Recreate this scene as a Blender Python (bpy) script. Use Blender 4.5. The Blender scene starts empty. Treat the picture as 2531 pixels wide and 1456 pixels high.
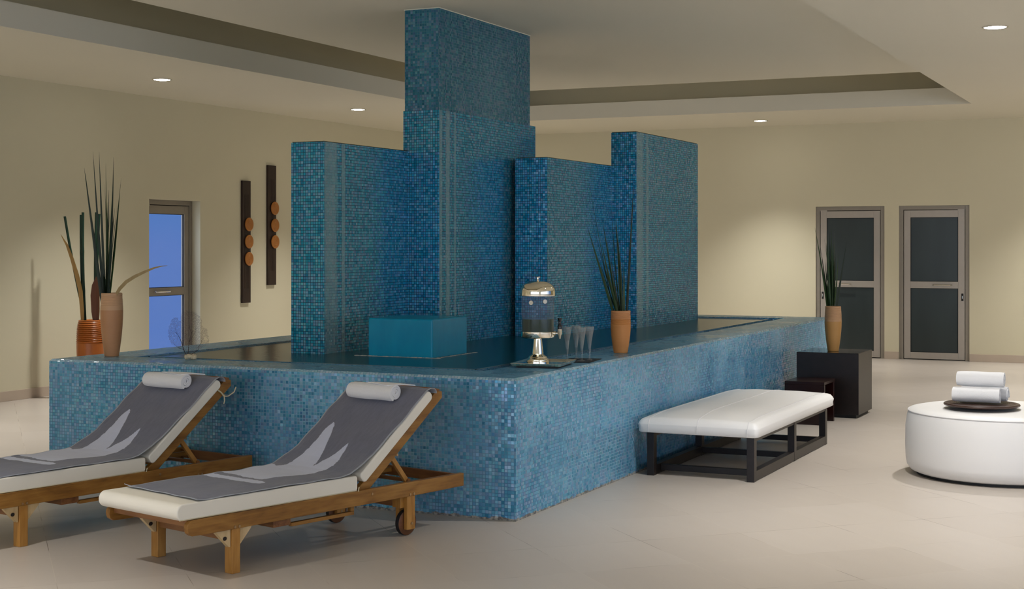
import bpy, bmesh, math, random
from mathutils import Vector, Matrix
random.seed(11)
R = math.radians
C = bpy.context.scene.collection
PI = math.pi

# ------------------------------------------------------------------ materials
def new_mat(name):
    m = bpy.data.materials.new(name); m.use_nodes = True
    nt = m.node_tree; nt.nodes.clear()
    out = nt.nodes.new('ShaderNodeOutputMaterial')
    return m, nt, out
def N(nt, kind, **kw):
    n = nt.nodes.new(kind)
    for k, v in kw.items():
        if k.startswith('i_'):
            n.inputs[k[2:].replace('_', ' ')].default_value = v
        else:
            setattr(n, k, v)
    return n
def L(nt, a, b): nt.links.new(a, b)
def math_n(nt, op, a, b=None, c=None, clamp=False):
    n = nt.nodes.new('ShaderNodeMath'); n.operation = op; n.use_clamp = clamp
    for i, v in enumerate((a, b, c)):
        if v is None: continue
        if isinstance(v, (int, float)): n.inputs[i].default_value = v
        else: L(nt, v, n.inputs[i])
    return n.outputs[0]
def vmath(nt, op, a, b=None, scale=None):
    n = nt.nodes.new('ShaderNodeVectorMath'); n.operation = op
    for i, v in enumerate((a, b)):
        if v is None: continue
        if isinstance(v, (tuple, list)): n.inputs[i].default_value = v
        else: L(nt, v, n.inputs[i])
    if scale is not None: n.inputs['Scale'].default_value = scale
    return n.outputs[0]
def mixc(nt, f, a, b, mode='MIX'):
    n = nt.nodes.new('ShaderNodeMix'); n.data_type = 'RGBA'; n.blend_type = mode
    for s, v in ((n.inputs[0], f), (n.inputs[6], a), (n.inputs[7], b)):
        if isinstance(v, (int, float)): s.default_value = v
        elif isinstance(v, (tuple, list)): s.default_value = (*v[:3], 1)
        else: L(nt, v, s)
    return n.outputs[2]
def ramp(nt, fac, stops, interp='LINEAR'):
    n = nt.nodes.new('ShaderNodeValToRGB'); cr = n.color_ramp; cr.interpolation = interp
    while len(cr.elements) > 1: cr.elements.remove(cr.elements[-1])
    cr.elements[0].position = stops[0][0]; cr.elements[0].color = (*stops[0][1], 1)
    for p, c in stops[1:]:
        e = cr.elements.new(p); e.color = (*c, 1)
    L(nt, fac, n.inputs[0]); return n.outputs[0]
def noise(nt, vec, scale, detail=3, rough=.5, dim='3D'):
    n = nt.nodes.new('ShaderNodeTexNoise'); n.noise_dimensions = dim
    n.inputs['Scale'].default_value = scale; n.inputs['Detail'].default_value = detail
    n.inputs['Roughness'].default_value = rough
    if vec is not None: L(nt, vec, n.inputs['Vector'])
    return n.outputs['Fac']
def bump(nt, h, strength=.2, dist=.01):
    n = nt.nodes.new('ShaderNodeBump'); n.inputs['Strength'].default_value = strength
    n.inputs['Distance'].default_value = dist; L(nt, h, n.inputs['Height']); return n.outputs[0]
def principled(nt, out, color=(.5, .5, .5), rough=.5, metal=0, spec=.5, **kw):
    b = nt.nodes.new('ShaderNodeBsdfPrincipled')
    for nm, v in (('Base Color', color), ('Roughness', rough), ('Metallic', metal), ('Specular IOR Level', spec)):
        s = b.inputs[nm]
        if isinstance(v, (tuple, list)): s.default_value = (*v[:3], 1)
        elif isinstance(v, (int, float)): s.default_value = v
        else: L(nt, v, s)
    for k, v in kw.items():
        s = b.inputs[k.replace('_', ' ')]
        if isinstance(v, (tuple, list)): s.default_value = (*v[:3], 1) if len(s.default_value) == 4 else v
        elif isinstance(v, (int, float)): s.default_value = v
        else: L(nt, v, s)
    L(nt, b.outputs[0], out.inputs[0]); return b
def objco(nt): return nt.nodes.new('ShaderNodeTexCoord').outputs['Object']
def worldco(nt): return nt.nodes.new('ShaderNodeNewGeometry').outputs['Position']

def simple(name, color, rough=.5, metal=0, spec=.5, nscale=None, namp=.12, bscale=None, bstr=.1, **kw):
    m, nt, out = new_mat(name); co = objco(nt); col = color
    if nscale:
        f = noise(nt, co, nscale)
        col = mixc(nt, f, tuple(c * (1 - namp) for c in color), tuple(min(1, c * (1 + namp)) for c in color))
    b = principled(nt, out, col, rough, metal, spec, **kw)
    if bscale: L(nt, bump(nt, noise(nt, co, bscale, 2), bstr, .004), b.inputs['Normal'])
    return m

def mosaic(name, tiles, grout_a, grout_b, wet=0., streak=None, rough=.18, sheen=.3, haze=.35, base=False, tints=.35):
    """small square glass tiles 2 cm apart, every tile its own colour, tilt and sheen"""
    m, nt, out = new_mat(name)
    g = nt.nodes.new('ShaderNodeNewGeometry'); P = g.outputs['Position']
    warp = nt.nodes.new('ShaderNodeTexNoise'); warp.inputs['Scale'].default_value = 3.; warp.inputs['Detail'].default_value = 1
    L(nt, P, warp.inputs['Vector'])
    w = vmath(nt, 'SCALE', vmath(nt, 'SUBTRACT', warp.outputs['Color'], (.5, .5, .5)), scale=.006)
    p = vmath(nt, 'ADD', vmath(nt, 'ADD', P, w), (.0093, .0087, .0101))
    s = vmath(nt, 'SCALE', p, scale=50.)
    cell = vmath(nt, 'FLOOR', s); fr = vmath(nt, 'FRACTION', s)
    fa = vmath(nt, 'ABSOLUTE', vmath(nt, 'SUBTRACT', fr, (.5, .5, .5)))
    na = vmath(nt, 'ABSOLUTE', g.outputs['True Normal'])
    keep = vmath(nt, 'SUBTRACT', (1, 1, 1), na)
    # ignore the axis across the surface
    sx = nt.nodes.new('ShaderNodeSeparateXYZ'); L(nt, vmath(nt, 'MULTIPLY', fa, keep), sx.inputs[0])
    mx = math_n(nt, 'MAXIMUM', math_n(nt, 'MAXIMUM', sx.outputs[0], sx.outputs[1]), sx.outputs[2])
    grout = nt.nodes.new('ShaderNodeMapRange'); grout.inputs['From Min'].default_value = .408
    grout.inputs['From Max'].default_value = .432; L(nt, mx, grout.inputs['Value']); gm = grout.outputs[0]
    # snap the cell id on the axis across the surface so that one face gives one id
    cid = vmath(nt, 'ADD', vmath(nt, 'MULTIPLY', cell, keep), vmath(nt, 'SCALE', na, scale=17.3))
    wn = nt.nodes.new('ShaderNodeTexWhiteNoise'); wn.noise_dimensions = '3D'; L(nt, cid, wn.inputs['Vector'])
    r1 = wn.outputs['Value']
    wn2 = nt.nodes.new('ShaderNodeTexWhiteNoise'); wn2.noise_dimensions = '3D'
    L(nt, vmath(nt, 'ADD', cid, (31.7, 4.1, 9.9)), wn2.inputs['Vector'])
    r2 = wn2.outputs['Value']; rc = wn2.outputs['Color']
    big = noise(nt, P, 1.6, 3, .6)
    tone = math_n(nt, 'ADD', math_n(nt, 'MULTIPLY', r1, .72), math_n(nt, 'MULTIPLY', big, .30), clamp=True)
    col = ramp(nt, tone, tiles)
    tint = ramp(nt, r2, [(0, (.06, .30, .65)), (.3, (.03, .42, .52)), (.55, (.16, .30, .72)), (.72, (.42, .40, .70)), (.86, (.50, .55, .72)), (1, (.15, .62, .66))])
    col = mixc(nt, math_n(nt, 'MULTIPLY', r2, tints), col, tint)
    gn = noise(nt, P, 1.1, 3, .65)
    gsel = nt.nodes.new('ShaderNodeMapRange'); gsel.inputs['From Min'].default_value = .42; gsel.inputs['From Max'].default_value = .6
    L(nt, gn, gsel.inputs['Value'])
    gcol = mixc(nt, gsel.outputs[0], grout_a, grout_b)
    col2 = mixc(nt, gm, col, gcol)
    # chalky lime film in loose clouds
    hz = nt.nodes.new('ShaderNodeMapRange'); hz.inputs['From Min'].default_value = .34; hz.inputs['From Max'].default_value = .72
    L(nt, noise(nt, vmath(nt, 'MULTIPLY', P, (1.3, 1.3, .55)), 2.3, 4, .6), hz.inputs['Value'])
    film = math_n(nt, 'MULTIPLY', hz.outputs[0], haze)
    col2 = mixc(nt, film, col2, (.22, .41, .56))
    if streak:
        # lime deposit running down next to a vertical edge: list of (axis, position, half width)
        pos = nt.nodes.new('ShaderNodeSeparateXYZ'); L(nt, P, pos.inputs[0]); tot = None
        jag = noise(nt, vmath(nt, 'MULTIPLY', P, (30, 30, 2.2)), 1.0, 3, .7)
        for ax, c0, hw in streak:
            d = math_n(nt, 'ABSOLUTE', math_n(nt, 'SUBTRACT', pos.outputs[ax], c0))
            d = math_n(nt, 'DIVIDE', d, hw)
            v = math_n(nt, 'SUBTRACT', math_n(nt, 'ADD', 1.25, math_n(nt, 'MULTIPLY', math_n(nt, 'SUBTRACT', jag, .5), 1.6)), d)
            v = math_n(nt, 'MULTIPLY', v, 2.2, clamp=True)
            v = math_n(nt, 'MULTIPLY', v, .62)
            tot = v if tot is None else math_n(nt, 'MAXIMUM', tot, v)
        ny = nt.nodes.new('ShaderNodeSeparateXYZ'); L(nt, na, ny.inputs[0]); tot = math_n(nt, 'MULTIPLY', tot, ny.outputs[1])
        col2 = mixc(nt, tot, col2, (.22, .36, .40))
    rgh = math_n(nt, 'ADD', math_n(nt, 'MULTIPLY', gm, .4), rough)
    rgh = math_n(nt, 'ADD', rgh, math_n(nt, 'MULTIPLY', film, .5), clamp=True)
    if base:   # uneven pale mortar smeared along the foot of the wall
        pz = nt.nodes.new('ShaderNodeSeparateXYZ'); L(nt, P, pz.inputs[0])
        mn = noise(nt, vmath(nt, 'MULTIPLY', P, (9, 9, 30)), 1.4, 4, .7)
        mm = math_n(nt, 'LESS_THAN', pz.outputs[2], math_n(nt, 'SUBTRACT', math_n(nt, 'MULTIPLY', mn, .062), .018))
        col2 = mixc(nt, math_n(nt, 'MULTIPLY', mm, .85), col2, ramp(nt, noise(nt, P, 40, 2), [(.4, (.16, .12, .08)), (.6, (.46, .40, .31))]))
        rgh = math_n(nt, 'MAXIMUM', rgh, mm)
    jit = vmath(nt, 'SCALE', vmath(nt, 'SUBTRACT', rc, (.5, .5, .5)), scale=.11)
    nrm = vmath(nt, 'NORMALIZE', vmath(nt, 'ADD', g.outputs['Normal'], jit))
    bp = nt.nodes.new('ShaderNodeBump'); bp.inputs['Strength'].default_value = .5; bp.inputs['Distance'].default_value = .0012
    L(nt, math_n(nt, 'SUBTRACT', 1, gm), bp.inputs['Height']); L(nt, nrm, bp.inputs['Normal'])
    stint = ramp(nt, r2, [(0, (.25, .55, 1)), (.3, (.3, .9, 1)), (.55, (.45, .5, 1)), (.8, (.9, .6, 1)), (1, (.4, 1, .95))])
    b = principled(nt, out, col2, rgh, math_n(nt, 'MULTIPLY', math_n(nt, 'SUBTRACT', 1, math_n(nt, 'MAXIMUM', gm, film)), .38), .35)
    L(nt, stint, b.inputs['Specular Tint'])
    L(nt, bp.outputs[0], b.inputs['Normal'])
    b.inputs['Coat Weight'].default_value = sheen; b.inputs['Coat Roughness'].default_value = .12
    jc = vmath(nt, 'NORMALIZE', vmath(nt, 'ADD', g.outputs['Normal'], vmath(nt, 'SCALE', vmath(nt, 'SUBTRACT', rc, (.5, .5, .5)), scale=.30)))
    L(nt, jc, b.inputs['Coat Normal'])
    b.inputs['Coat Tint'].default_value = (.9, .95, 1, 1); b.inputs['Coat IOR'].default_value = 1.75
    return m

BLUE = [(0, (.008, .15, .30)), (.25, (.03, .25, .43)), (.5, (.09, .38, .58)), (.75, (.19, .49, .70)), (1, (.34, .61, .80))]
PALE_GLINT = [(0, (.16, .40, .55)), (.4, (.34, .58, .70)), (.8, (.58, .76, .86)), (1, (.80, .88, .94))]  # sloped edge row: its white glint is put into the tile colour
DEEP = [(0, (.001, .15, .30)), (.3, (.002, .23, .39)), (.6, (.012, .32, .49)), (.85, (.08, .42, .58)), (1, (.22, .53, .67))]
M = {}
M['basin'] = mosaic('mosaic_basin', BLUE, (.012, .11, .25), (.26, .44, .58), sheen=.22, haze=.42, base=True, tints=.5)
M['coping'] = mosaic('mosaic_coping_glint', PALE_GLINT, (.05, .20, .32), (.10, .26, .36), sheen=.8, haze=.0)
M['rim'] = mosaic('mosaic_rim', BLUE, (.05, .16, .25), (.2, .30, .36), sheen=.3, haze=.8)
M['fount'] = mosaic('mosaic_fountain', DEEP, (.0005, .018, .04), (.001, .03, .055), sheen=.22, haze=.06,
                    streak=[(0, 1.255, .075), (0, 1.42, .02), (0, 2.385, .02), (0, 2.50, .03), (0, 2.62, .012), (0, 5.16, .085), (0, 5.36, .03)])
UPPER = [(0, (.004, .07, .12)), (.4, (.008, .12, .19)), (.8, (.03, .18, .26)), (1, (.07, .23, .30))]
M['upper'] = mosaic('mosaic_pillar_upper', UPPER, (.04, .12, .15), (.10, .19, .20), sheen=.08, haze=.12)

def wallpaint(name, c, var=.05):
    m, nt, out = new_mat(name); P = worldco(nt)
    col = mixc(nt, noise(nt, P, .7, 3), tuple(x * (1 - var) for x in c), tuple(x * (1 + var) for x in c))
    b = principled(nt, out, col, .75, 0, .25)
    L(nt, bump(nt, noise(nt, P, 60, 3), .06, .004), b.inputs['Normal']); return m
M['wall'] = wallpaint('wall_paint', (.65, .60, .435))
M['ceil'] = wallpaint('ceiling_paint', (.74, .70, .575), .02)

def floor_mat():
    m, nt, out = new_mat('floor_tile'); P = worldco(nt)
    mp = nt.nodes.new('ShaderNodeMapping'); L(nt, P, mp.inputs[0])
    # rows run at 45 degrees to the basin; tile side 0.585
    mp.inputs['Rotation'].default_value = (0, 0, R(-45)); mp.inputs['Scale'].default_value = (1, 1, 1)
    q = vmath(nt, 'ADD', mp.outputs[0], (-.4525, .431, 0))
    s = vmath(nt, 'MULTIPLY', q, (1 / .585, 1 / .585, 0))
    cell = vmath(nt, 'FLOOR', s); fr = vmath(nt, 'ABSOLUTE', vmath(nt, 'SUBTRACT', vmath(nt, 'FRACTION', s), (.5, .5, .5)))
    sx = nt.nodes.new('ShaderNodeSeparateXYZ'); L(nt, fr, sx.inputs[0])
    mx = math_n(nt, 'MAXIMUM', sx.outputs[0], sx.outputs[1])
    g = nt.nodes.new('ShaderNodeMapRange'); g.inputs['From Min'].default_value = .4962; g.inputs['From Max'].default_value = .4985
    L(nt, mx, g.inputs['Value'])
    wn = nt.nodes.new('ShaderNodeTexWhiteNoise'); L(nt, cell, wn.inputs['Vector'])
    n1 = noise(nt, vmath(nt, 'MULTIPLY', q, (1, 6, 1)), 1.5, 4, .6)
    v = math_n(nt, 'ADD', math_n(nt, 'MULTIPLY', wn.outputs['Value'], .5), math_n(nt, 'MULTIPLY', n1, .5))
    col = ramp(nt, v, [(0, (.475, .42, .365)), (1, (.54, .485, .43))])
    gn = ramp(nt, noise(nt, P, 2.2, 3), [(.38, (.16, .12, .09)), (.52, (.56, .50, .43))])
    col = mixc(nt, g.outputs[0], col, gn)
    b = principled(nt, out, col, .34, 0, .35)
    L(nt, bump(nt, n1, .02, .01), b.inputs['Normal']); return m
M['floor'] = floor_mat()
M['skirt'] = simple('skirting_tile', (.50, .41, .32), .4, nscale=3)

def wood(name, a, b_, c, scale=1., axis=0, rough=.42, stretch=14):
    m, nt, out = new_mat(name); co = objco(nt)
    sc = [stretch] * 3; sc[axis] = 1.2
    oi = nt.nodes.new('ShaderNodeObjectInfo')
    off = vmath(nt, 'SCALE', oi.outputs['Location'], scale=3.1)
    v = vmath(nt, 'MULTIPLY', co, tuple(sc))
    n1 = noise(nt, v, 1.6 * scale, 5, .6)
    n2 = noise(nt, vmath(nt, 'MULTIPLY', v, (1.5, 1.5, 1.5)), 5. * scale, 3, .6)
    big = [2.2] * 3; big[axis] = .9; n3 = noise(nt, vmath(nt, 'ADD', vmath(nt, 'MULTIPLY', co, tuple(big)), off), 2.4, 3)
    rg = math_n(nt, 'PINGPONG', math_n(nt, 'MULTIPLY', n3, 5.), .5)     # flowing growth rings
    f = math_n(nt, 'ADD', math_n(nt, 'ADD', math_n(nt, 'MULTIPLY', n1, .62), math_n(nt, 'MULTIPLY', n2, .30)), math_n(nt, 'MULTIPLY', rg, .30))
    col = ramp(nt, f, [(.25, a), (.5, b_), (.78, c)])
    b = principled(nt, out, col, rough, 0, .4)
    L(nt, bump(nt, n1, .12, .002), b.inputs['Normal']); return m
TK = ((.095, .036, .006), (.25, .112, .020), (.40, .20, .045))
M['teak'] = wood('teak_oiled', *TK)
M['teak_leg'] = wood('teak_leg', (.20, .075, .012), (.38, .175, .035), (.52, .27, .07), axis=2)
M['teak_cross'] = wood('teak_cross', (.11, .035, .012), (.22, .09, .03), (.33, .15, .05), axis=1)
M['teak_wheel'] = wood('teak_wheel', (.06, .02, .008), (.13, .05, .018), (.2, .08, .03), axis=0, stretch=8)
M['ply'] = wood('gusset_ply', (.36, .22, .09), (.58, .42, .22), (.68, .52, .30), axis=2, stretch=6)
M['bolt'] = simple('bolt_brass', (.45, .30, .16), .35, .9)
M['rubber'] = simple('rubber_black', (.012, .010, .010), .6, nscale=8)
M['hole'] = simple('knot_dark', (.02, .012, .008), .8)
M['cream'] = simple('cream_canvas', (.79, .75, .655), .75, nscale=5, namp=.03, bscale=90, bstr=.08, spec=.2)
M['strap'] = simple('cream_strap', (.62, .54, .36), .8)
M['espresso'] = wood('espresso_wood', (.003, .0015, .0012), (.007, .0035, .003), (.013, .007, .006), axis=0, rough=.38)
M['espresso_top'] = wood('espresso_gloss', (.003, .002, .0016), (.006, .0035, .003), (.010, .006, .005), axis=0, rough=.10)
M['redwood'] = wood('dark_red_wood', (.006, .0008, .0006), (.012, .002, .0015), (.018, .0035, .0025), axis=2, rough=.25)
M['leather'] = simple('white_leather', (.80, .79, .78), .42, nscale=4, namp=.02, bscale=25, bstr=.05, spec=.45)
M['piping'] = simple('leather_piping', (.66, .65, .66), .5)
M['black'] = simple('matt_black', (.010, .009, .009), .6)
M['alu'] = simple('brushed_aluminium', (.44, .395, .345), .42, .35, nscale=20, namp=.05)
M['alu_dark'] = simple('aluminium_frame_grey', (.30, .265, .22), .45, .35, nscale=20, namp=.05)
M['gasket'] = simple('gasket_black', (.008, .007, .006), .7)
M['chrome'] = simple('chrome', (.84, .79, .67), .06, 1., bscale=3, bstr=.02)
M['steel'] = simple('steel_satin', (.74, .71, .66), .18, 1.)
M['medal'] = simple('medallion_metal', (.42, .38, .30), .35, 1.)
M['plastic'] = simple('black_plastic', (.008, .008, .009), .25)
M['cup'] = simple('spigot_plastic', (.55, .50, .38), .25, .4)
M['coral_rock'] = simple('coral_rock', (.66, .56, .38), .85, nscale=30, namp=.3, bscale=60, bstr=.8)
M['coral_stem'] = simple('coral_stem', (.018, .010, .012), .6)
M['coral_net'] = simple('coral_net', (.13, .09, .10), .7)
M['board'] = wood('wenge_board', (.010, .004, .003), (.020, .008, .006), (.032, .014, .009), axis=2, rough=.4)
M['bulb'] = None

def terracotta(name, a, b_, rough=.6, band=None):
    m, nt, out = new_mat(name); co = objco(nt)
    col = mixc(nt, noise(nt, co, 6, 3), a, b_)
    if band:   # paler unglazed collar with its own clear lower edge
        sx = nt.nodes.new('ShaderNodeSeparateXYZ'); L(nt, co, sx.inputs[0])
        k = math_n(nt, 'GREATER_THAN', sx.outputs[2], band[0])
        col = mixc(nt, math_n(nt, 'MULTIPLY', k, .8), col, band[1])
    b = principled(nt, out, col, rough, 0, .4)
    wv = nt.nodes.new('ShaderNodeTexWave'); wv.bands_direction = 'Z'; wv.inputs['Scale'].default_value = 55
    L(nt, co, wv.inputs['Vector']); L(nt, bump(nt, wv.outputs['Fac'], .12, .002), b.inputs['Normal'])
    return m
M['clay'] = terracotta('terracotta_orange', (.50, .20, .055), (.60, .27, .085), .55, (.235, (.56, .27, .12)))
M['clay_brown'] = terracotta('terracotta_brown', (.44, .205, .09), (.54, .28, .13), .5, (.31, (.58, .36, .20)))
M['clay_dark'] = terracotta('terracotta_ochre', (.38, .19, .05), (.48, .26, .08), .5, (.27, (.46, .27, .15)))
M['clay_red'] = terracotta('terracotta_glazed', (.34, .085, .012), (.46, .14, .025), .28)
M['disc'] = terracotta('terracotta_disc', (.40, .145, .025), (.49, .20, .045), .35)

def blade_mat(name, a, b_):
    m, nt, out = new_mat(name); co = objco(nt)
    v = vmath(nt, 'MULTIPLY', co, (30, 30, 1.5))
    col = mixc(nt, noise(nt, v, 2, 3), a, b_)
    principled(nt, out, col, .5, 0, .35); return m
M['blade'] = blade_mat('reed_green', (.010, .030, .010), (.045, .085, .022))
M['blade_dark'] = blade_mat('reed_dark', (.006, .013, .008), (.022, .038, .016))
M['bamboo'] = blade_mat('bamboo_dark', (.002, .018, .009), (.010, .040, .018))
M['drytan'] = blade_mat('dry_leaf_tan', (.26, .18, .07), (.40, .29, .13))
M['dryred'] = blade_mat('dry_leaf_red', (.06, .015, .004), (.16, .05, .012))
M['drygold'] = blade_mat('dry_leaf_gold', (.30, .17, .04), (.42, .25, .07))

def terry(name, col, var=.1, bs=.5, scale=500):
    m, nt, out = new_mat(name); co = objco(nt)
    c = mixc(nt, noise(nt, vmath(nt, 'MULTIPLY', co, (1, 4, 1)), 14, 6, .75), tuple(x * (1 - var) for x in col), tuple(x * (1 + var) for x in col))
    b = principled(nt, out, c, .95, 0, .1)
    b.inputs['Sheen Weight'].default_value = .25
    L(nt, bump(nt, noise(nt, co, scale, 2), bs, .002), b.inputs['Normal']); return m
M['towel_grey'] = terry('terry_grey', (.160, .165, .218), .3)
M['towel_light'] = terry('terry_silver', (.60, .64, .80), .05)
M['towel_edge'] = terry('terry_edge', (.36, .38, .43), .05)
M['towel_white'] = terry('terry_white', (.82, .82, .83), .02, .6, 260)

def water_mat():
    m, nt, out = new_mat('pool_water'); P = worldco(nt)
    b = principled(nt, out, (.0005, .045, .07), .20, 0, .32); b.inputs['IOR'].default_value = 1.33
    n1 = noise(nt, vmath(nt, 'MULTIPLY', P, (1, 1, 0)), 14, 3, .5)
    L(nt, bump(nt, n1, .25, .006), b.inputs['Normal']); return m
M['water'] = water_mat()
def block_mat():
    m, nt, out = new_mat('waterfall_film'); P = worldco(nt)
    v = vmath(nt, 'MULTIPLY', P, (4, 4, 1.2)); n1 = noise(nt, v, 3, 4, .6)
    col = mixc(nt, n1, (.0, .22, .40), (.004, .33, .52))
    b = principled(nt, out, col, .22, 0, .25)
    L(nt, bump(nt, n1, .12, .01), b.inputs['Normal']); return m
M['film'] = block_mat()
M['foam'] = simple('foam_line', (.55, .52, .46), .6, nscale=60, namp=.3)
M['lip'] = simple('pool_lip_tile', (.13, .21, .24), .2, nscale=50, namp=.5)

def glass_mat(name, tint=(.93, .95, .96), rough=.02, alpha=.12, blend=.22):
    """thin clear plastic or glass: mostly see-through with real reflections"""
    m, nt, out = new_mat(name)
    tr = N(nt, 'ShaderNodeBsdfTransparent'); tr.inputs[0].default_value = (*tint, 1)
    gl = N(nt, 'ShaderNodeBsdfGlossy'); gl.inputs['Roughness'].default_value = rough
    df = N(nt, 'ShaderNodeBsdfDiffuse'); df.inputs[0].default_value = (.7, .72, .75, 1)
    lw = N(nt, 'ShaderNodeLayerWeight'); lw.inputs['Blend'].default_value = blend
    m1 = N(nt, 'ShaderNodeMixShader'); gb = nt.nodes.new('ShaderNodeNewGeometry'); L(nt, math_n(nt, 'MULTIPLY', lw.outputs['Fresnel'], math_n(nt, 'SUBTRACT', 1, gb.outputs['Backfacing'])), m1.inputs[0]); L(nt, tr.outputs[0], m1.inputs[1]); L(nt, gl.outputs[0], m1.inputs[2])
    m2 = N(nt, 'ShaderNodeMixShader'); m2.inputs[0].default_value = alpha; L(nt, m1.outputs[0], m2.inputs[1]); L(nt, df.outputs[0], m2.inputs[2])
    L(nt, m2.outputs[0], out.inputs[0]); return m
M['glass'] = glass_mat('clear_acrylic', (.90, .93, .96), .03, .035, .12)
M['flute'] = glass_mat('flute_acrylic', (.93, .95, .96), .03, .035, .5)
M['drink'] = simple('green_drink', (.007, .028, .002), .08, spec=.4)
def dark_pane():
    m, nt, out = new_mat('dark_frosted_glass'); P = worldco(nt)
    col = mixc(nt, noise(nt, vmath(nt, 'MULTIPLY', P, (1, 3, .8)), 1.3, 3), (.012, .018, .018), (.03, .045, .045))
    principled(nt, out, col, .32, 0, .6); return m
M['dark_pane'] = dark_pane()
def sky_pane():
    m, nt, out = new_mat('frosted_daylight_glass')
    tr = N(nt, 'ShaderNodeBsdfTransparent'); tr.inputs[0].default_value = (.93, .95, 1, 1)
    gl = N(nt, 'ShaderNodeBsdfGlossy'); gl.inputs['Roughness'].default_value = .12
    lw = N(nt, 'ShaderNodeFresnel'); lw.inputs[0].default_value = 1.45
    mx = N(nt, 'ShaderNodeMixShader'); gb = nt.nodes.new('ShaderNodeNewGeometry'); L(nt, math_n(nt, 'MULTIPLY', lw.outputs[0], math_n(nt, 'SUBTRACT', 1, gb.outputs['Backfacing'])), mx.inputs[0]); L(nt, tr.outputs[0], mx.inputs[1]); L(nt, gl.outputs[0], mx.inputs[2])
    L(nt, mx.outputs[0], out.inputs[0]); return m
M['sky_pane'] = sky_pane()
def emit(name, col, st):
    m, nt, out = new_mat(name); e = N(nt, 'ShaderNodeEmission'); e.inputs[0].default_value = (*col, 1); e.inputs[1].default_value = st
    L(nt, e.outputs[0], out.inputs[0]); return m
M['bulb'] = emit('lamp_lens', (1, .95, .86), 28)

# ------------------------------------------------------------------ mesh helpers
def link(name, me, mat, parent=None, loc=None):
    o = bpy.data.objects.new(name, me); C.objects.link(o)
    for mm in (mat if isinstance(mat, (list, tuple)) else [mat]): me.materials.append(mm)
    if parent: o.parent = parent
    if loc is not None: o.location = loc
    return o
def obj(name, bm, mat, parent=None, loc=None, smooth=False, bevel=0, seg=2, ang=35):
    bmesh.ops.recalc_face_normals(bm, faces=bm.faces)
    me = bpy.data.meshes.new(name); bm.to_mesh(me); bm.free()
    if smooth or bevel:
        me.polygons.foreach_set('use_smooth', [True] * len(me.polygons))
        me.set_sharp_from_angle(angle=R(ang)) if not bevel else None
    o = link(name, me, mat, parent, loc)
    if bevel:
        b = o.modifiers.new('b', 'BEVEL'); b.width = bevel; b.segments = seg; b.limit_method = 'ANGLE'; b.angle_limit = R(30)
        b.harden_normals = True
    return o
def box(bm, x0, x1, y0, y1, z0, z1, mtx=None):
    vs = [bm.verts.new((x, y, z)) for x in (x0, x1) for y in (y0, y1) for z in (z0, z1)]
    if mtx is not None:
        for v in vs: v.co = mtx @ v.co
    for f in ((0, 1, 3, 2), (4, 6, 7, 5), (0, 4, 5, 1), (2, 3, 7, 6), (0, 2, 6, 4), (1, 5, 7, 3)):
        bm.faces.new([vs[i] for i in f])
    return vs
def prism(bm, pts, a0, a1, plane='xz', mtx=None):
    """extrude polygon pts along the third axis from a0 to a1"""
    def mk(p, a):
        return {'xz': (p[0], a, p[1]), 'xy': (p[0], p[1], a), 'yz': (a, p[0], p[1])}[plane]
    A = [bm.verts.new(mk(p, a0)) for p in pts]; B = [bm.verts.new(mk(p, a1)) for p in pts]
    if mtx is not None:
        for v in A + B: v.co = mtx @ v.co
    bm.faces.new(A); bm.faces.new(B[::-1]); n = len(pts)
    for i in range(n): bm.faces.new((A[i], A[(i + 1) % n], B[(i + 1) % n], B[i]))
def lathe(bm, prof, seg=40, c=(0, 0, 0), closed=False):
    rings = []
    for r, z in prof:
        if r < 1e-6: rings.append([bm.verts.new((c[0], c[1], c[2] + z))])
        else: rings.append([bm.verts.new((c[0] + r * math.cos(2 * PI * i / seg), c[1] + r * math.sin(2 * PI * i / seg), c[2] + z)) for i in range(seg)])
    pairs = list(zip(rings, rings[1:])) + ([(rings[-1], rings[0])] if closed else [])
    for a, b in pairs:
        for i in range(seg):
            j = (i + 1) % seg
            if len(a) == 1 and len(b) == 1: continue
            if len(a) == 1: bm.faces.new((a[0], b[i], b[j]))
            elif len(b) == 1: bm.faces.new((a[i], b[0], a[j]))
            else: bm.faces.new((a[i], b[i], b[j], a[j]))
def tube(bm, pts, r, seg=8, closed=False, rads=None):
    pts = [Vector(p) for p in pts]; n = len(pts); rings = []
    up = Vector((0, 0, 1)); prev = None
    for i, p in enumerate(pts):
        if closed: d = pts[(i + 1) % n] - pts[i - 1]
        else: d = (pts[min(i + 1, n - 1)] - pts[max(i - 1, 0)])
        d.normalize()
        if prev is None:
            x = d.cross(up)
            if x.length < 1e-3: x = d.cross(Vector((1, 0, 0)))
        else: x = prev - d * prev.dot(d)
        x.normalize(); prev = x; y = d.cross(x); rr = rads[i] if rads else r
        rings.append([bm.verts.new(p + (x * math.cos(2 * PI * k / seg) + y * math.sin(2 * PI * k / seg)) * rr) for k in range(seg)])
    for i in range(n if closed else n - 1):
        a, b = rings[i], rings[(i + 1) % n]
        for k in range(seg): bm.faces.new((a[k], a[(k + 1) % seg], b[(k + 1) % seg], b[k]))
    if not closed: bm.faces.new(rings[0][::-1]); bm.faces.new(rings[-1])
def BM(): return bmesh.new()
def tag(o, label=None, cat=None, group=None, kind=None):
    if label: o['label'] = label
    if cat: o['category'] = cat
    if group: o['group'] = group
    if kind: o['kind'] = kind
    return o
def empty(name, label, cat, loc=(0, 0, 0), rz=0, group=None):
    o = bpy.data.objects.new(name, None); C.objects.link(o); o.empty_display_size = .1
    o.location = loc; o.rotation_euler = (0, 0, rz); return tag(o, label, cat, group)
def struct(name, bm, mat, label=None, **kw):
    o = obj(name, bm, mat, **kw); o['kind'] = 'structure'
    if label: o['label'] = label
    return o
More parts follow.
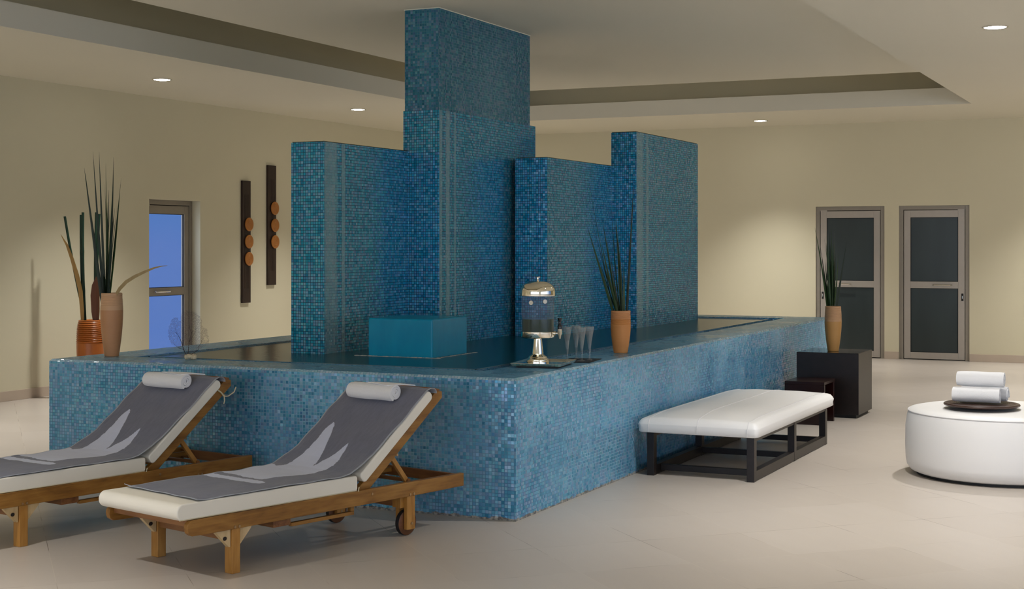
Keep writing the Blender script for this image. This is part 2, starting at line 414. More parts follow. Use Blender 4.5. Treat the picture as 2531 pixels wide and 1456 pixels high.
def copy_tree(o, parent=None):
    c = o.copy(); C.objects.link(c)
    if parent: c.parent = parent
    for ch in list(o.children): copy_tree(ch, c)
    return c

GLOW = (2.15, 2.4, 2.85)  # bright sky side, added as fill through the unseen windows
# ------------------------------------------------------------------ camera
CAM = Vector((-7.494, -3.486, 1.55)); YAW = .438; FPX = 3650.
cam = bpy.data.cameras.new('camera'); co = bpy.data.objects.new('camera', cam); C.objects.link(co)
co.location = CAM; co.rotation_euler = (PI / 2, 0, YAW - PI / 2)
cam.sensor_fit = 'HORIZONTAL'; cam.sensor_width = 36; cam.lens = FPX / 2531 * 36
cam.shift_y = -(728 - 605) / 2531; cam.clip_start = .05; cam.clip_end = 200
bpy.context.scene.camera = co
FW = Vector((math.cos(YAW), math.sin(YAW), 0)); RT = Vector((math.sin(YAW), -math.cos(YAW), 0))

# ------------------------------------------------------------------ room
WX, WY, XN, YN = 12.85, 7.25, -12.2, -10.2
T = .2
bm = BM(); box(bm, XN - T, WX + T, YN - T, WY + T, -.2, 0); struct('floor', bm, M['floor'], 'beige matt square tiles laid diagonally to the basin')
ZS, ZR, ZF, ZU = 3.22, 3.345, 3.42, 3.95
def wall_with_holes(name, axis, pos, thick, a0, a1, holes, label, z1=ZU):
    """slab wall with rectangular door openings from the floor; holes = [(a_lo, a_hi, z_top)]"""
    bm = BM(); cur = a0
    def b(lo, hi, zl, zh):
        if axis == 'y': box(bm, lo, hi, pos, pos + thick, zl, zh)
        else: box(bm, pos, pos + thick, lo, hi, zl, zh)
    for lo, hi, zt in sorted(holes):
        b(cur, lo, 0, z1); b(lo, hi, zt, z1); cur = hi
    b(cur, a1, 0, z1)
    bmesh.ops.remove_doubles(bm, verts=bm.verts, dist=1e-4)
    return struct(name, bm, M['wall'], label)
DL = (5.81, 6.745, 2.065)
wall_with_holes('wall_left', 'y', WY, T, XN - T, WX + T, [DL], 'long cream painted wall with a bluish glass door')
DR = [(.447, 1.389, 2.077), (-.668, .252, 2.077)]
wall_with_holes('wall_right', 'x', WX, T, YN - T, WY, DR, 'cream painted end wall with two dark glass doors')
# wide windows added in the two unseen walls to let in soft sky fill
WB = (-10.5, 7.0, .35, 2.95); WF = (-8.8, 5.8, .35, 2.95)
bm = BM()
for b_ in ((XN - T, WB[0], 0, ZU), (WB[1], WX, 0, ZU), (WB[0], WB[1], 0, WB[2]), (WB[0], WB[1], WB[3], ZU)): box(bm, b_[0], b_[1], YN - T, YN, b_[2], b_[3])
struct('wall_back', bm, M['wall'])
bm = BM()
for b_ in ((YN, WF[0], 0, ZU), (WF[1], WY, 0, ZU), (WF[0], WF[1], 0, WF[2]), (WF[0], WF[1], WF[3], ZU)): box(bm, XN - T, XN, b_[0], b_[1], b_[2], b_[3])
struct('wall_far', bm, M['wall'])
bm = BM()
for k in range(9):
    x = WB[0] + (WB[1] - WB[0] - .06) * k / 8; box(bm, x, x + .06, YN - .12, YN - .06, WB[2], WB[3])
for z in (WB[2], WB[3] - .06): box(bm, WB[0], WB[1], YN - .12, YN - .06, z, z + .06)
struct('added_window_1', bm, M['alu_dark'])
bm = BM()
for k in range(8):
    y = WF[0] + (WF[1] - WF[0] - .06) * k / 7; box(bm, XN - .12, XN - .06, y, y + .06, WF[2], WF[3])
for z in (WF[2], WF[3] - .06): box(bm, XN - .12, XN - .06, WF[0], WF[1], z, z + .06)
struct('added_window_2', bm, M['alu_dark'])
def portal(loc, rot, sx_, sy_):
    ld = bpy.data.lights.new('added_window_portal', 'AREA'); ld.shape = 'RECTANGLE'; ld.size = sx_; ld.size_y = sy_
    ld.cycles.is_portal = True
    o = bpy.data.objects.new('added_window_portal', ld); C.objects.link(o); o.location = loc; o.rotation_euler = rot
portal(((WB[0] + WB[1]) / 2, YN - T - .02, 1.65), (R(90), 0, 0), WB[1] - WB[0], WB[3] - WB[2])
portal((XN - T - .02, (WF[0] + WF[1]) / 2, 1.65), (R(90), 0, R(-90)), WF[1] - WF[0], WF[3] - WF[2])
# soffit around a recess, with an upstand, and a floating centre panel
LX0, LX1, LY0, LY1 = -2.95, 10.62, -1.0, 4.83
bm = BM()
box(bm, XN, WX, LY1, WY, ZS, ZF); box(bm, XN, WX, YN, LY0, ZS, ZF)
box(bm, LX1, WX, LY0, LY1, ZS, ZF); box(bm, XN, LX0, LY0, LY1, ZS, ZF)
struct('ceiling', bm, M['ceil'], 'lower perimeter ceiling with recessed downlights')
bm = BM(); box(bm, XN - T, WX + T, YN - T, WY + T, ZU, ZU + .15); struct('ceiling_upper', bm, M['ceil'])
bm = BM(); cs = .45
for a in ((LX0 - cs, LX1 + cs, LY1 + cs, LY1 + cs + .1), (LX0 - cs, LX1 + cs, LY0 - cs - .1, LY0 - cs), (LX1 + cs, LX1 + cs + .1, LY0 - cs, LY1 + cs), (LX0 - cs - .1, LX0 - cs, LY0 - cs, LY1 + cs)): box(bm, *a, ZF, ZU)
struct('ceiling_cove', bm, M['wall'])
bm = BM(); box(bm, -.5, 8.28, LY0 + .02, 3.72, ZR, ZR + .24)
struct('ceiling_panel', bm, M['ceil'], 'raised centre ceiling panel above the fountain', bevel=.09, seg=5)
# skirting
def skirt(name, pieces, axis):
    bm = BM()
    for a, b in pieces:
        if axis == 'y': box(bm, a, b, WY - .014, WY - .0005, 0, .10)
        else: box(bm, WX - .014, WX - .0005, a, b, 0, .10)
    struct(name, bm, M['skirt'], bevel=.003)
skirt('baseboard_left', [(XN + .01, DL[0] - .001), (DL[1] + .001, WX - .02)], 'y')
skirt('baseboard_right', [(YN + .01, -.669), (.253, .446), (1.390, WY - .02)], 'x')

# ------------------------------------------------------------------ doors
def door(name, lo, hi, zt, to_world, label, pane_mat, frame_mat, leaf_mat, handle_side, zmid=(.965, 1.055), lower_bottom=.10, fr=.055, stile=.085):
    """built in a local frame: a along the wall, d = depth into the wall, z up"""
    root = empty(name, label, None); root['kind'] = 'structure'
    def bx(bm, a0, a1, d0, d1, z0, z1):
        ps = [to_world(a, d) for a in (a0, a1) for d in (d0, d1)]
        xs = [p[0] for p in ps]; ys = [p[1] for p in ps]
        box(bm, min(xs), max(xs), min(ys), max(ys), z0, z1)
    g = .0008
    bm = BM(); bx(bm, lo + g, lo + fr, 0, .07, 0.001, zt - g); bx(bm, hi - fr, hi - g, 0, .07, 0.001, zt - g); bx(bm, lo + fr, hi - fr, 0, .07, zt - fr, zt - g)
    obj('door_frame', bm, frame_mat, root, bevel=.002)
    gp = .008; a0, a1, z0, z1 = lo + fr + gp, hi - fr - gp, .012, zt - fr - gp
    bm = BM()
    for s in (lo + fr, hi - fr - gp): bx(bm, s, s + gp, .045, .065, .002, zt - fr)
    bx(bm, lo + fr, hi - fr, .045, .065, zt - fr - gp, zt - fr)
    obj('gasket', bm, M['gasket'], root)
    bm = BM(); d0, d1 = .004, .05
    bx(bm, a0, a0 + stile, d0, d1, z0, z1); bx(bm, a1 - stile, a1, d0, d1, z0, z1)
    bx(bm, a0 + stile, a1 - stile, d0, d1, z1 - stile - .01, z1); bx(bm, a0 + stile, a1 - stile, d0, d1, z0, lower_bottom)
    bx(bm, a0 + stile, a1 - stile, d0, d1, zmid[0], zmid[1])
    leaf = obj('door_leaf', bm, leaf_mat, root, bevel=.002)
    pl, pr = a0 + stile, a1 - stile
    for zl, zh in ((lower_bottom, zmid[0]), (zmid[1], z1 - stile - .01)):
        bm = BM(); e = .006
        bx(bm, pl, pl + e, .012, .03, zl, zh); bx(bm, pr - e, pr, .012, .03, zl, zh)
        bx(bm, pl + e, pr - e, .012, .03, zl, zl + e); bx(bm, pl + e, pr - e, .012, .03, zh - e, zh)
        obj('glazing_bead', bm, M['gasket'], leaf)
        bm = BM(); bx(bm, pl + e, pr - e, .02, .028, zl + e, zh - e); obj('glass_pane', bm, pane_mat, leaf)
    # pull handle on the middle rail
    hm = (zmid[0] + zmid[1]) / 2
    hc = (a0 + a1) / 2 + handle_side * .11; hl = .12
    p = [(hc - hl, .004), (hc - hl, -.03), (hc - hl + .015, -.045), (hc + hl - .015, -.045), (hc + hl, -.03), (hc + hl, .004)]
    bm = BM(); tube(bm, [(*to_world(a, d), hm) for a, d in p], .010, 10)
    obj('handle', bm, M['steel'], leaf, smooth=True)
    bm = BM(); kc = (a1 - .03) if handle_side > 0 else (a0 + .03)
    bx(bm, kc - .014, kc + .014, -.002, .006, .80, .90); lk = obj('lock', bm, M['black'], leaf, bevel=.006)
    bm = BM(); bx(bm, kc - .005, kc + .005, -.006, -.001, .83, .87); obj('key_cylinder', bm, M['steel'], leaf, bevel=.002)
    bm = BM(); hx = a1 - .09 if handle_side > 0 else a0 + .0
    bx(bm, hx, hx + .09, -.001, .006, z1 - .012, z1 + .012); obj('closer_cap', bm, M['alu'], root)
    return root
IN = .115
tw = lambda a, d: (a, WY + IN + d)
door('door_1', *DL, tw, 'bluish glass door with grey aluminium frame in the left wall', M['sky_pane'], M['alu_dark'], M['alu_dark'], -1)
tr = lambda a, d: (WX + .02 + d, a)
door('door_2', *DR[0], tr, 'dark glass door behind the small potted reeds', M['dark_pane'], M['alu_dark'], M['alu'], 1)
door('door_3', *DR[1], tr, 'right hand dark glass door in the end wall', M['dark_pane'], M['alu_dark'], M['alu'], -1)
# black slabs stand in for the unlit rooms behind the two doors
bm = BM(); box(bm, WX + .11, WX + .19, -.66, .25, 0, 2.07); box(bm, WX + .11, WX + .19, .45, 1.38, 0, 2.07)
struct('dark_room_slabs', bm, M['black'])

# ------------------------------------------------------------------ downlights
lamp_xy = [(4.50, 6.03, 'downlight above the left wall by the two wall sculptures'),
           (8.18, 5.95, 'downlight nearest the fountain pillar on its left'),
           (11.90, 1.91, 'downlight near the end wall above the dark doors'),
           (4.32, -2.04, 'downlight at the upper right, nearest to the camera')]
more = [(.83, 6.0), (-3.9, 6.0), (-8, 6.0), (-3.9, 1.9), (-3.9, -2.04), (.83, -2.04), (8.1, -2.04), (11.9, -2.04), (11.9, 6.0),
        (-8, 1.9), (-8, -2.04), (.83, -6.2), (4.4, -6.2), (8.1, -6.2), (-3.9, -6.2), (-8, -6.2), (11.9, -6.2)]
def make_downlight(label):
    t = empty('downlight', label, 'ceiling light')
    bm = BM(); lathe(bm, [(.098, 0), (.098, -.004), (.090, -.008), (.083, -.003), (.083, 0)], 48, closed=True)
    obj('trim_ring', bm, M['steel'], t, smooth=True)
    bm = BM(); lathe(bm, [(.083, -.001), (.08, -.006), (.05, -.011), (0, -.013)], 48); obj('lens', bm, M['bulb'], t, smooth=True)
    return t
proto = None
LP = dict(power=352.)
for i, p in enumerate(lamp_xy + more):
    lab = p[2] if i < 4 else 'round recessed downlight outside the picture'
    if proto is None: proto = make_downlight(lab); o = proto
    else: o = copy_tree(proto); o['label'] = lab
    o.location = (p[0], p[1], ZS - .0005); o['group'] = 'recessed ceiling downlights' if i < 4 else 'recessed downlights beyond the picture'
    ld = bpy.data.lights.new('downlight_beam', 'SPOT'); ld.energy = LP['power']; ld.spot_size = R(104); ld.spot_blend = 1.
    ld.shadow_soft_size = .05; ld.color = (1, .982, .96)
    lo = bpy.data.objects.new('downlight_beam', ld); C.objects.link(lo); lo.location = (p[0], p[1], ZS - .03)
    # fittings next to a wall are swivelled into the room
    lo.rotation_euler = (R(-8) if p[1] > 5.5 else 0, R(10) if p[0] > 11.5 else 0, 0)

# ------------------------------------------------------------------ fountain
HB = .80
f = empty('fountain', 'blue mosaic basin with stepped mosaic walls and a pillar rising to the ceiling', 'fountain')
bm = BM()   # outer trough wall, hollow
OX, OY, RW = 7.72, 3.38, .385
gz = .70
box(bm, 0, OX, 0, RW, 0, HB - .014); box(bm, 0, OX, OY - RW, OY, 0, HB - .014); box(bm, 0, RW, RW, OY - RW, 0, HB - .014); box(bm, OX - RW, OX, RW, OY - RW, 0, HB - .014)
bmesh.ops.remove_doubles(bm, verts=bm.verts, dist=1e-4)
obj('basin_wall', bm, M['basin'], f)
# bevelled coping: sloped tile row plus flat top
bm = BM()
o0, i0 = .0, RW
outer0 = [(0, 0), (OX, 0), (OX, OY), (0, OY)]; c = .014
outer1 = [(c, c), (OX - c, c), (OX - c, OY - c), (c, OY - c)]; inner = [(RW, RW), (OX - RW, RW), (OX - RW, OY - RW), (RW, OY - RW)]
va = [bm.verts.new((*p, HB - c)) for p in outer0]; vb = [bm.verts.new((*p, HB)) for p in outer1]
vc = [bm.verts.new((*p, HB)) for p in inner]; vd = [bm.verts.new((*p, HB - c)) for p in inner]
for i in range(4):
    j = (i + 1) % 4
    bm.faces.new((va[i], va[j], vb[j], vb[i])).material_index = 1; bm.faces.new((vb[i], vb[j], vc[j], vc[i])); bm.faces.new((vc[i], vc[j], vd[j], vd[i]))
    bm.faces.new((va[j], va[i], vd[i], vd[j]))
obj('basin_rim', bm, [M['rim'], M['coping']], f)
bm = BM(); box(bm, RW, OX - RW, RW, OY - RW, .6, gz); obj('gutter', bm, M['fount'], f)
# inner pool with tiled side and pale lip
PX0, PX1, PY0, PY1 = .45, 7.03, .47, 2.93; ZL = HB - .002
bm = BM(); w = .03
box(bm, PX0, PX1, PY0, PY0 + w, gz, ZL); box(bm, PX0, PX1, PY1 - w, PY1, gz, ZL); box(bm, PX0, PX0 + w, PY0 + w, PY1 - w, gz, ZL); box(bm, PX1 - w, PX1, PY0 + w, PY1 - w, gz, ZL)
obj('inner_pool_wall', bm, M['basin'], f)
bm = BM(); w2 = .012
for a in ((PX0 - .002, PX1 + .002, PY0 - .002, PY0 + w2), (PX0 - .002, PX1 + .002, PY1 - w2, PY1 + .002), (PX0 - .002, PX0 + w2, PY0, PY1), (PX1 - w2, PX1 + .002, PY0, PY1)):
    box(bm, *a, ZL, ZL + .004)
obj('pool_lip', bm, M['lip'], f)
WZ = ZL - .001
bm = BM(); box(bm, PX0 + w, PX1 - w, PY0 + w, PY1 - w, gz, WZ); obj('water', bm, M['water'], f)
bm = BM(); box(bm, RW + .001, PX0 - .001, RW, OY - RW, gz, .745); box(bm, PX0, OX - RW, RW, PY0, gz, .745); box(bm, PX1, OX - RW, PY0, PY1, gz, .745); box(bm, PX0, OX - RW, PY1, OY - RW, gz, .745)
obj('gutter_water', bm, M['water'], f)
def panel(name, x0, x1, y0, y1, z1, mat='fount'):
    bm = BM(); box(bm, x0, x1, y0, y1, WZ - .08, z1); o = obj(name, bm, M[mat], f)
    # thin rough mortar capping
    return o
YB = 2.03
panel('fountain_wall', 1.17, 2.5, 2.0, 2.27, 2.26)
panel('fountain_wall', 3.60, 5.10, 1.39, 1.68, 2.265)
panel('fountain_wall', 5.07, 6.86, 1.156, 1.40, 2.57)
bm = BM(); box(bm, 2.36, 4.13, 1.735, 2.045, WZ - .08, 2.57); obj('fountain_wall', bm, M['fount'], f)
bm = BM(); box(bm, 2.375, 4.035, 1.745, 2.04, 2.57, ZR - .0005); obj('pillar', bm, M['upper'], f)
bm = BM(); box(bm, 2.37, 4.04, 1.740, 2.045, ZR - .006, ZR - .0004); obj('pillar_joint', bm, M['ceil'], f)
mcap = simple('mortar_green', (.045, .055, .03), .8, nscale=20, namp=.5)
for (x0, x1, y0, y1, z) in ((1.17, 2.36, 2.0, 2.27, 2.26), (3.6, 5.07, 1.39, 1.68, 2.265), (5.07, 6.86, 1.156, 1.40, 2.57)):
    bm = BM(); box(bm, x0 + .006, x1 - .006, y0 + .006, y1 - .006, z, z + .006); obj('mortar_cap', bm, mcap, f)
# low block with a film of water falling over it
bm = BM(); box(bm, 1.185, 1.70, 1.165, 1.66, WZ - .08, 1.052); obj('waterfall_block', bm, M['film'], f, bevel=.012, seg=3)
bm = BM()
for k in range(60):
    t = k / 60; x = 1.15 ; y = 1.09 + t * .66; s = .001 + .0025 * random.random()
    box(bm, x - s, x + s + .006, y - .004, y + .008, WZ, WZ + s)
for k in range(60):
    t = k / 60; x = 1.15 + t * .62; y = 1.118; s = .001 + .0025 * random.random()
    box(bm, x - .004, x + .008, y - s, y + s, WZ, WZ + s)
obj('foam_edge', bm, M['foam'], f)

# ------------------------------------------------------------------ rolled towels
def spiral_roll(bm, length, rad, turns=3.6, thick=.011, squash=.92, seg=26, flap=None, seed=0):
    """towel rolled about the Y axis, lying on z=0, from y=0 to y=length"""
    rnd = random.Random(seed); n = int(turns * seg); pts = []
    r_in = rad - thick * .5 - turns * (thick + .001)
    r_in = max(r_in, .004)
    for i in range(n + 1):
        a = 2 * PI * i / seg; r = r_in + (rad - thick * .5 - r_in) * i / n
        pts.append((r * math.cos(a + 1.2), r * math.sin(a + 1.2)))
    NY = 14; grid_o, grid_i = [], []
    for i, (x, z) in enumerate(pts):
        p0 = pts[max(i - 1, 0)]; p1 = pts[min(i + 1, n)]
        tx, tz = p1[0] - p0[0], p1[1] - p0[1]; l = math.hypot(tx, tz); nx, nz = tz / l, -tx / l
        th = thick * .46; ro, ri = [], []
        off = .004 * math.sin(i * .13 + seed) + (.006 * (i / n))
        for k in range(NY + 1):
            y = k / NY; yy = y * length; edge = min(y, 1 - y)
            end = (off if y > .5 else -off * .6) if edge < .08 else 0
            bulge = 1 + .03 * math.sin(y * 9 + seed) * (i / n) - .05 * max(0, .08 - edge) / .08
            wx, wz = x * bulge, z * bulge * squash
            ro.append(bm.verts.new((wx + nx * th, yy + end, wz + nz * th + rad * squash)))
            ri.append(bm.verts.new((wx - nx * th, yy + end, wz - nz * th + rad * squash)))
        grid_o.append(ro); grid_i.append(ri)
    for i in range(n):
        for k in range(NY):
            bm.faces.new((grid_o[i][k], grid_o[i][k + 1], grid_o[i + 1][k + 1], grid_o[i + 1][k]))
            bm.faces.new((grid_i[i][k], grid_i[i + 1][k], grid_i[i + 1][k + 1], grid_i[i][k + 1]))
        for k in (0, NY): bm.faces.new((grid_o[i][k], grid_o[i + 1][k], grid_i[i + 1][k], grid_i[i][k]))
    for i in (0, n):
        for k in range(NY): bm.faces.new((grid_o[i][k], grid_i[i][k], grid_i[i][k + 1], grid_o[i][k + 1]))

# ------------------------------------------------------------------ sun loungers
BA = R(38); BP = (.909, .270)
def backmtx():
    return Matrix.Translation((BP[0], 0, BP[1])) @ Matrix.Rotation(-BA, 4, 'Y')
W = .63
def make_lounger(label):
    t = empty('sun_lounger', label, 'sun lounger', group='wooden sun loungers beside the basin')
    # side rails with rounded noses
    prof = [(-.235, .214), (-.255, .228), (-.262, .25), (-.258, .272), (-.24, .286), (-.225, .288), (1.615, .288), (1.615, .217), (1.3, .213), (.1, .212), (-.18, .212)]
    for n0 in (-.006, W - .026):
        bm = BM(); prism(bm, prof, n0, n0 + .030); obj('side_rail', bm, M['teak'], t, bevel=.003)
    # front legs
    for n0 in (0, W - .055):
        bm = BM(); box(bm, 0, .05, n0, n0 + .055, 0, .2125 if False else .213); lg = obj('leg', bm, M['teak_leg'], t, bevel=.003)
        lg_n = -.001 if n0 == 0 else W - .001
        for tri in ([(-.002, .213), (-.09, .213), (-.082, .200), (-.012, .128), (-.002, .128)], [(.052, .213), (.128, .213), (.120, .200), (.052, .128)]):
            bm = BM(); prism(bm, tri, n0 + .008, n0 + .034); obj('corner_block', bm, M['ply'], t, bevel=.002)
        bm = BM(); bmesh.ops.create_uvsphere(bm, u_segments=12, v_segments=8, radius=1)
        for v in bm.verts: v.co = Vector((v.co.x * .012 - .036, v.co.y * .003 + n0 + .008, v.co.z * .010 + .172))
        obj('knot_hole', bm, M['hole'], t, smooth=True)
    # rear forks with wheels
    for sgn, n0 in ((1, 0), (-1, W)):
        bm = BM(); nn = lambda a: n0 + sgn * a
        box(bm, 1.175, 1.235, *sorted((nn(0), nn(.026))), .034, .214)
        box(bm, 1.150, 1.235, *sorted((nn(.026), nn(.088))), .15, .214)
        box(bm, 1.175, 1.235, *sorted((nn(.062), nn(.088))), .034, .15)
        obj('leg', bm, M['teak_leg'], t, bevel=.003)
        bm = BM(); lathe(bm, [(0, -.014), (.062, -.014), (.066, -.012), (.066, .012), (.062, .014), (0, .014)], 36)
        for v in bm.verts: v.co = Vector((v.co.x + 1.208, v.co.z + nn(.044), v.co.y + .067))
        wh = obj('wheel', bm, M['teak_wheel'], t, smooth=True)
        bm = BM(); lathe(bm, [(.064, -.012), (.0675, -.012), (.0675, .012), (.064, .012)], 36, closed=True)
        for v in bm.verts: v.co = Vector((v.co.x + 1.208, v.co.z + nn(.044), v.co.y + .0675))
        obj('tyre', bm, M['rubber'], wh, smooth=True)
        bm = BM(); tube(bm, [(1.208, nn(-.004), .067), (1.208, nn(.09), .067)], .007, 12); obj('axle', bm, M['bolt'], wh, smooth=True)
    # bolts
    for s, z in ((.012, .222), (.038, .222), (1.19, .224), (1.218, .224), (.909, .262)):
        for n0, n1 in ((-.0095, -.004), (W + .003, W + .0085)):
            bm = BM(); tube(bm, [(s, n0, z), (s, n1, z)], .0065, 12); obj('bolt', bm, M['bolt'], t, smooth=True)
    # cross members
    for nm, b in (('end_board', (-.238, -.216, .025, W - .027, .252, .284)), ('cross_beam', (.008, .034, .056, W - .056, .150, .212)),
                  ('cross_beam', (1.155, 1.18, .09, W - .09, .155, .212)), ('cross_beam', (1.59, 1.612, .025, W - .027, .225, .28)),
                  ('cross_beam', (.84, .87, .025, W - .027, .222, .262))):
        bm = BM(); box(bm, *b); obj(nm, bm, M['teak_cross'], t, bevel=.003)
    # ratchet rails the prop sits in
    for n0 in (.075, W - .10):
        bm = BM(); box(bm, .95, 1.59, n0, n0 + .022, .245, .272); obj('ratchet_rail', bm, M['teak'], t, bevel=.002)
    # pull-out tray under the seat
    bm = BM(); box(bm, .27, .38, .02, W - .02, .176, .209); obj('tray_board', bm, M['teak_cross'], t, bevel=.002)
    for n0 in (.012, W - .037):
        bm = BM(); box(bm, .38, .80, n0, n0 + .025, .168, .186); box(bm, .775, .80, n0, n0 + .025, .186, .222); obj('tray_runner', bm, M['teak'], t, bevel=.002)
    # seat slats
    bm = BM()
    for i in range(13):
        s = -.205 + i * .079; box(bm, s, s + .062, .0245, W - .0265, .272, .286)
    obj('seat_slats', bm, M['teak_cross'], t, bevel=.002)
    # back frame
    mx = backmtx(); bf = None
    for n0 in (.028, W - .058):
        bm = BM(); prism(bm, [(-.06, .0), (-.04, .06), (.705, .06), (.740, .028), (.72, 0)], n0, n0 + .030, mtx=mx); o = obj('back_rail', bm, M['teak'], t, bevel=.003)
        bf = bf or o
    bm = BM(); prism(bm, [(.645, .018), (.645, .060), (.730, .060), (.758, .026), (.74, .0), (.70, .0)], .060, W - .060, mtx=mx); obj('head_board', bm, M['teak_cross'], t, bevel=.004)
    bm = BM()
    for i in range(8):
        a = .02 + i * .079; box(bm, a, a + .06, .059, W - .059, .044, .060, mtx=mx)
    obj('back_slats', bm, M['teak_cross'], t, bevel=.002)
    # prop
    for n0 in (.070, W - .092):
        a = Vector((1.118, 0, .438)); b = Vector((1.262, 0, .262)); d = (b - a).normalized(); q = Vector((-d.z, 0, d.x)) * .013
        bm = BM(); prism(bm, [((a - q).x, (a - q).z), ((a + q).x, (a + q).z), ((b + q).x, (b + q).z), ((b - q).x, (b - q).z)], n0, n0 + .02)
        obj('prop_strut', bm, M['teak_leg'], t, bevel=.002)
    bm = BM(); tube(bm, [(1.25, .06, .283), (1.25, W - .06, .283)], .011, 12); obj('prop_bar', bm, M['teak_cross'], t, smooth=True)
    for n0 in (.026, W - .0285):
        bm = BM(); tube(bm, [(1.127, n0, .437), (1.127, n0 + .003, .437)], .007, 12); obj('prop_bolt', bm, M['bolt'], t, smooth=True)
    # mattress
    def cushion(bm, s0, s1, z0, z1, n0, n1, mtx=None, r0=.03, r1=.012):
        h = z1 - z0; pts = []
        def arc(cx, cz, r, a0, a1, k=6):
            for i in range(k + 1):
                a = a0 + (a1 - a0) * i / k; pts.append((cx + r * math.cos(a), cz + r * math.sin(a)))
        arc(s0 + r0, z0 + r0, r0, 1.5 * PI, PI); arc(s0 + r0, z1 - r0, r0, PI, .5 * PI)
        arc(s1 - r1, z1 - r1, r1, .5 * PI, 0); arc(s1 - r1, z0 + r1, r1, 0, -.5 * PI)
        prism(bm, pts, n0, n1, mtx=mtx)
    bm = BM(); cushion(bm, -.312, .818, .288, .366, .004, W - .008, r0=.037, r1=.014)
    ms = obj('seat_mattress', bm, M['cream'], t, bevel=.008, seg=3)
    bm = BM(); cushion(bm, .0, .655, .062, .121, .006, W - .010, mtx=mx, r0=.020, r1=.027)
    mb = obj('back_mattress', bm, M['cream'], t, bevel=.008, seg=3)
    bm = BM(); tube(bm, [(-.30, .003, .293), (.2, .003, .291), (.81, .003, .290)], .0022, 6); obj('seam', bm, M['strap'], ms, smooth=True)
    # small ties hanging between the cushions
    bm = BM(); tube(bm, [(.83, .008, .305), (.822, .004, .292), (.812, -.008, .276 + .013)], .003, 6); obj('tie', bm, M['strap'], mb, smooth=True)
    return t
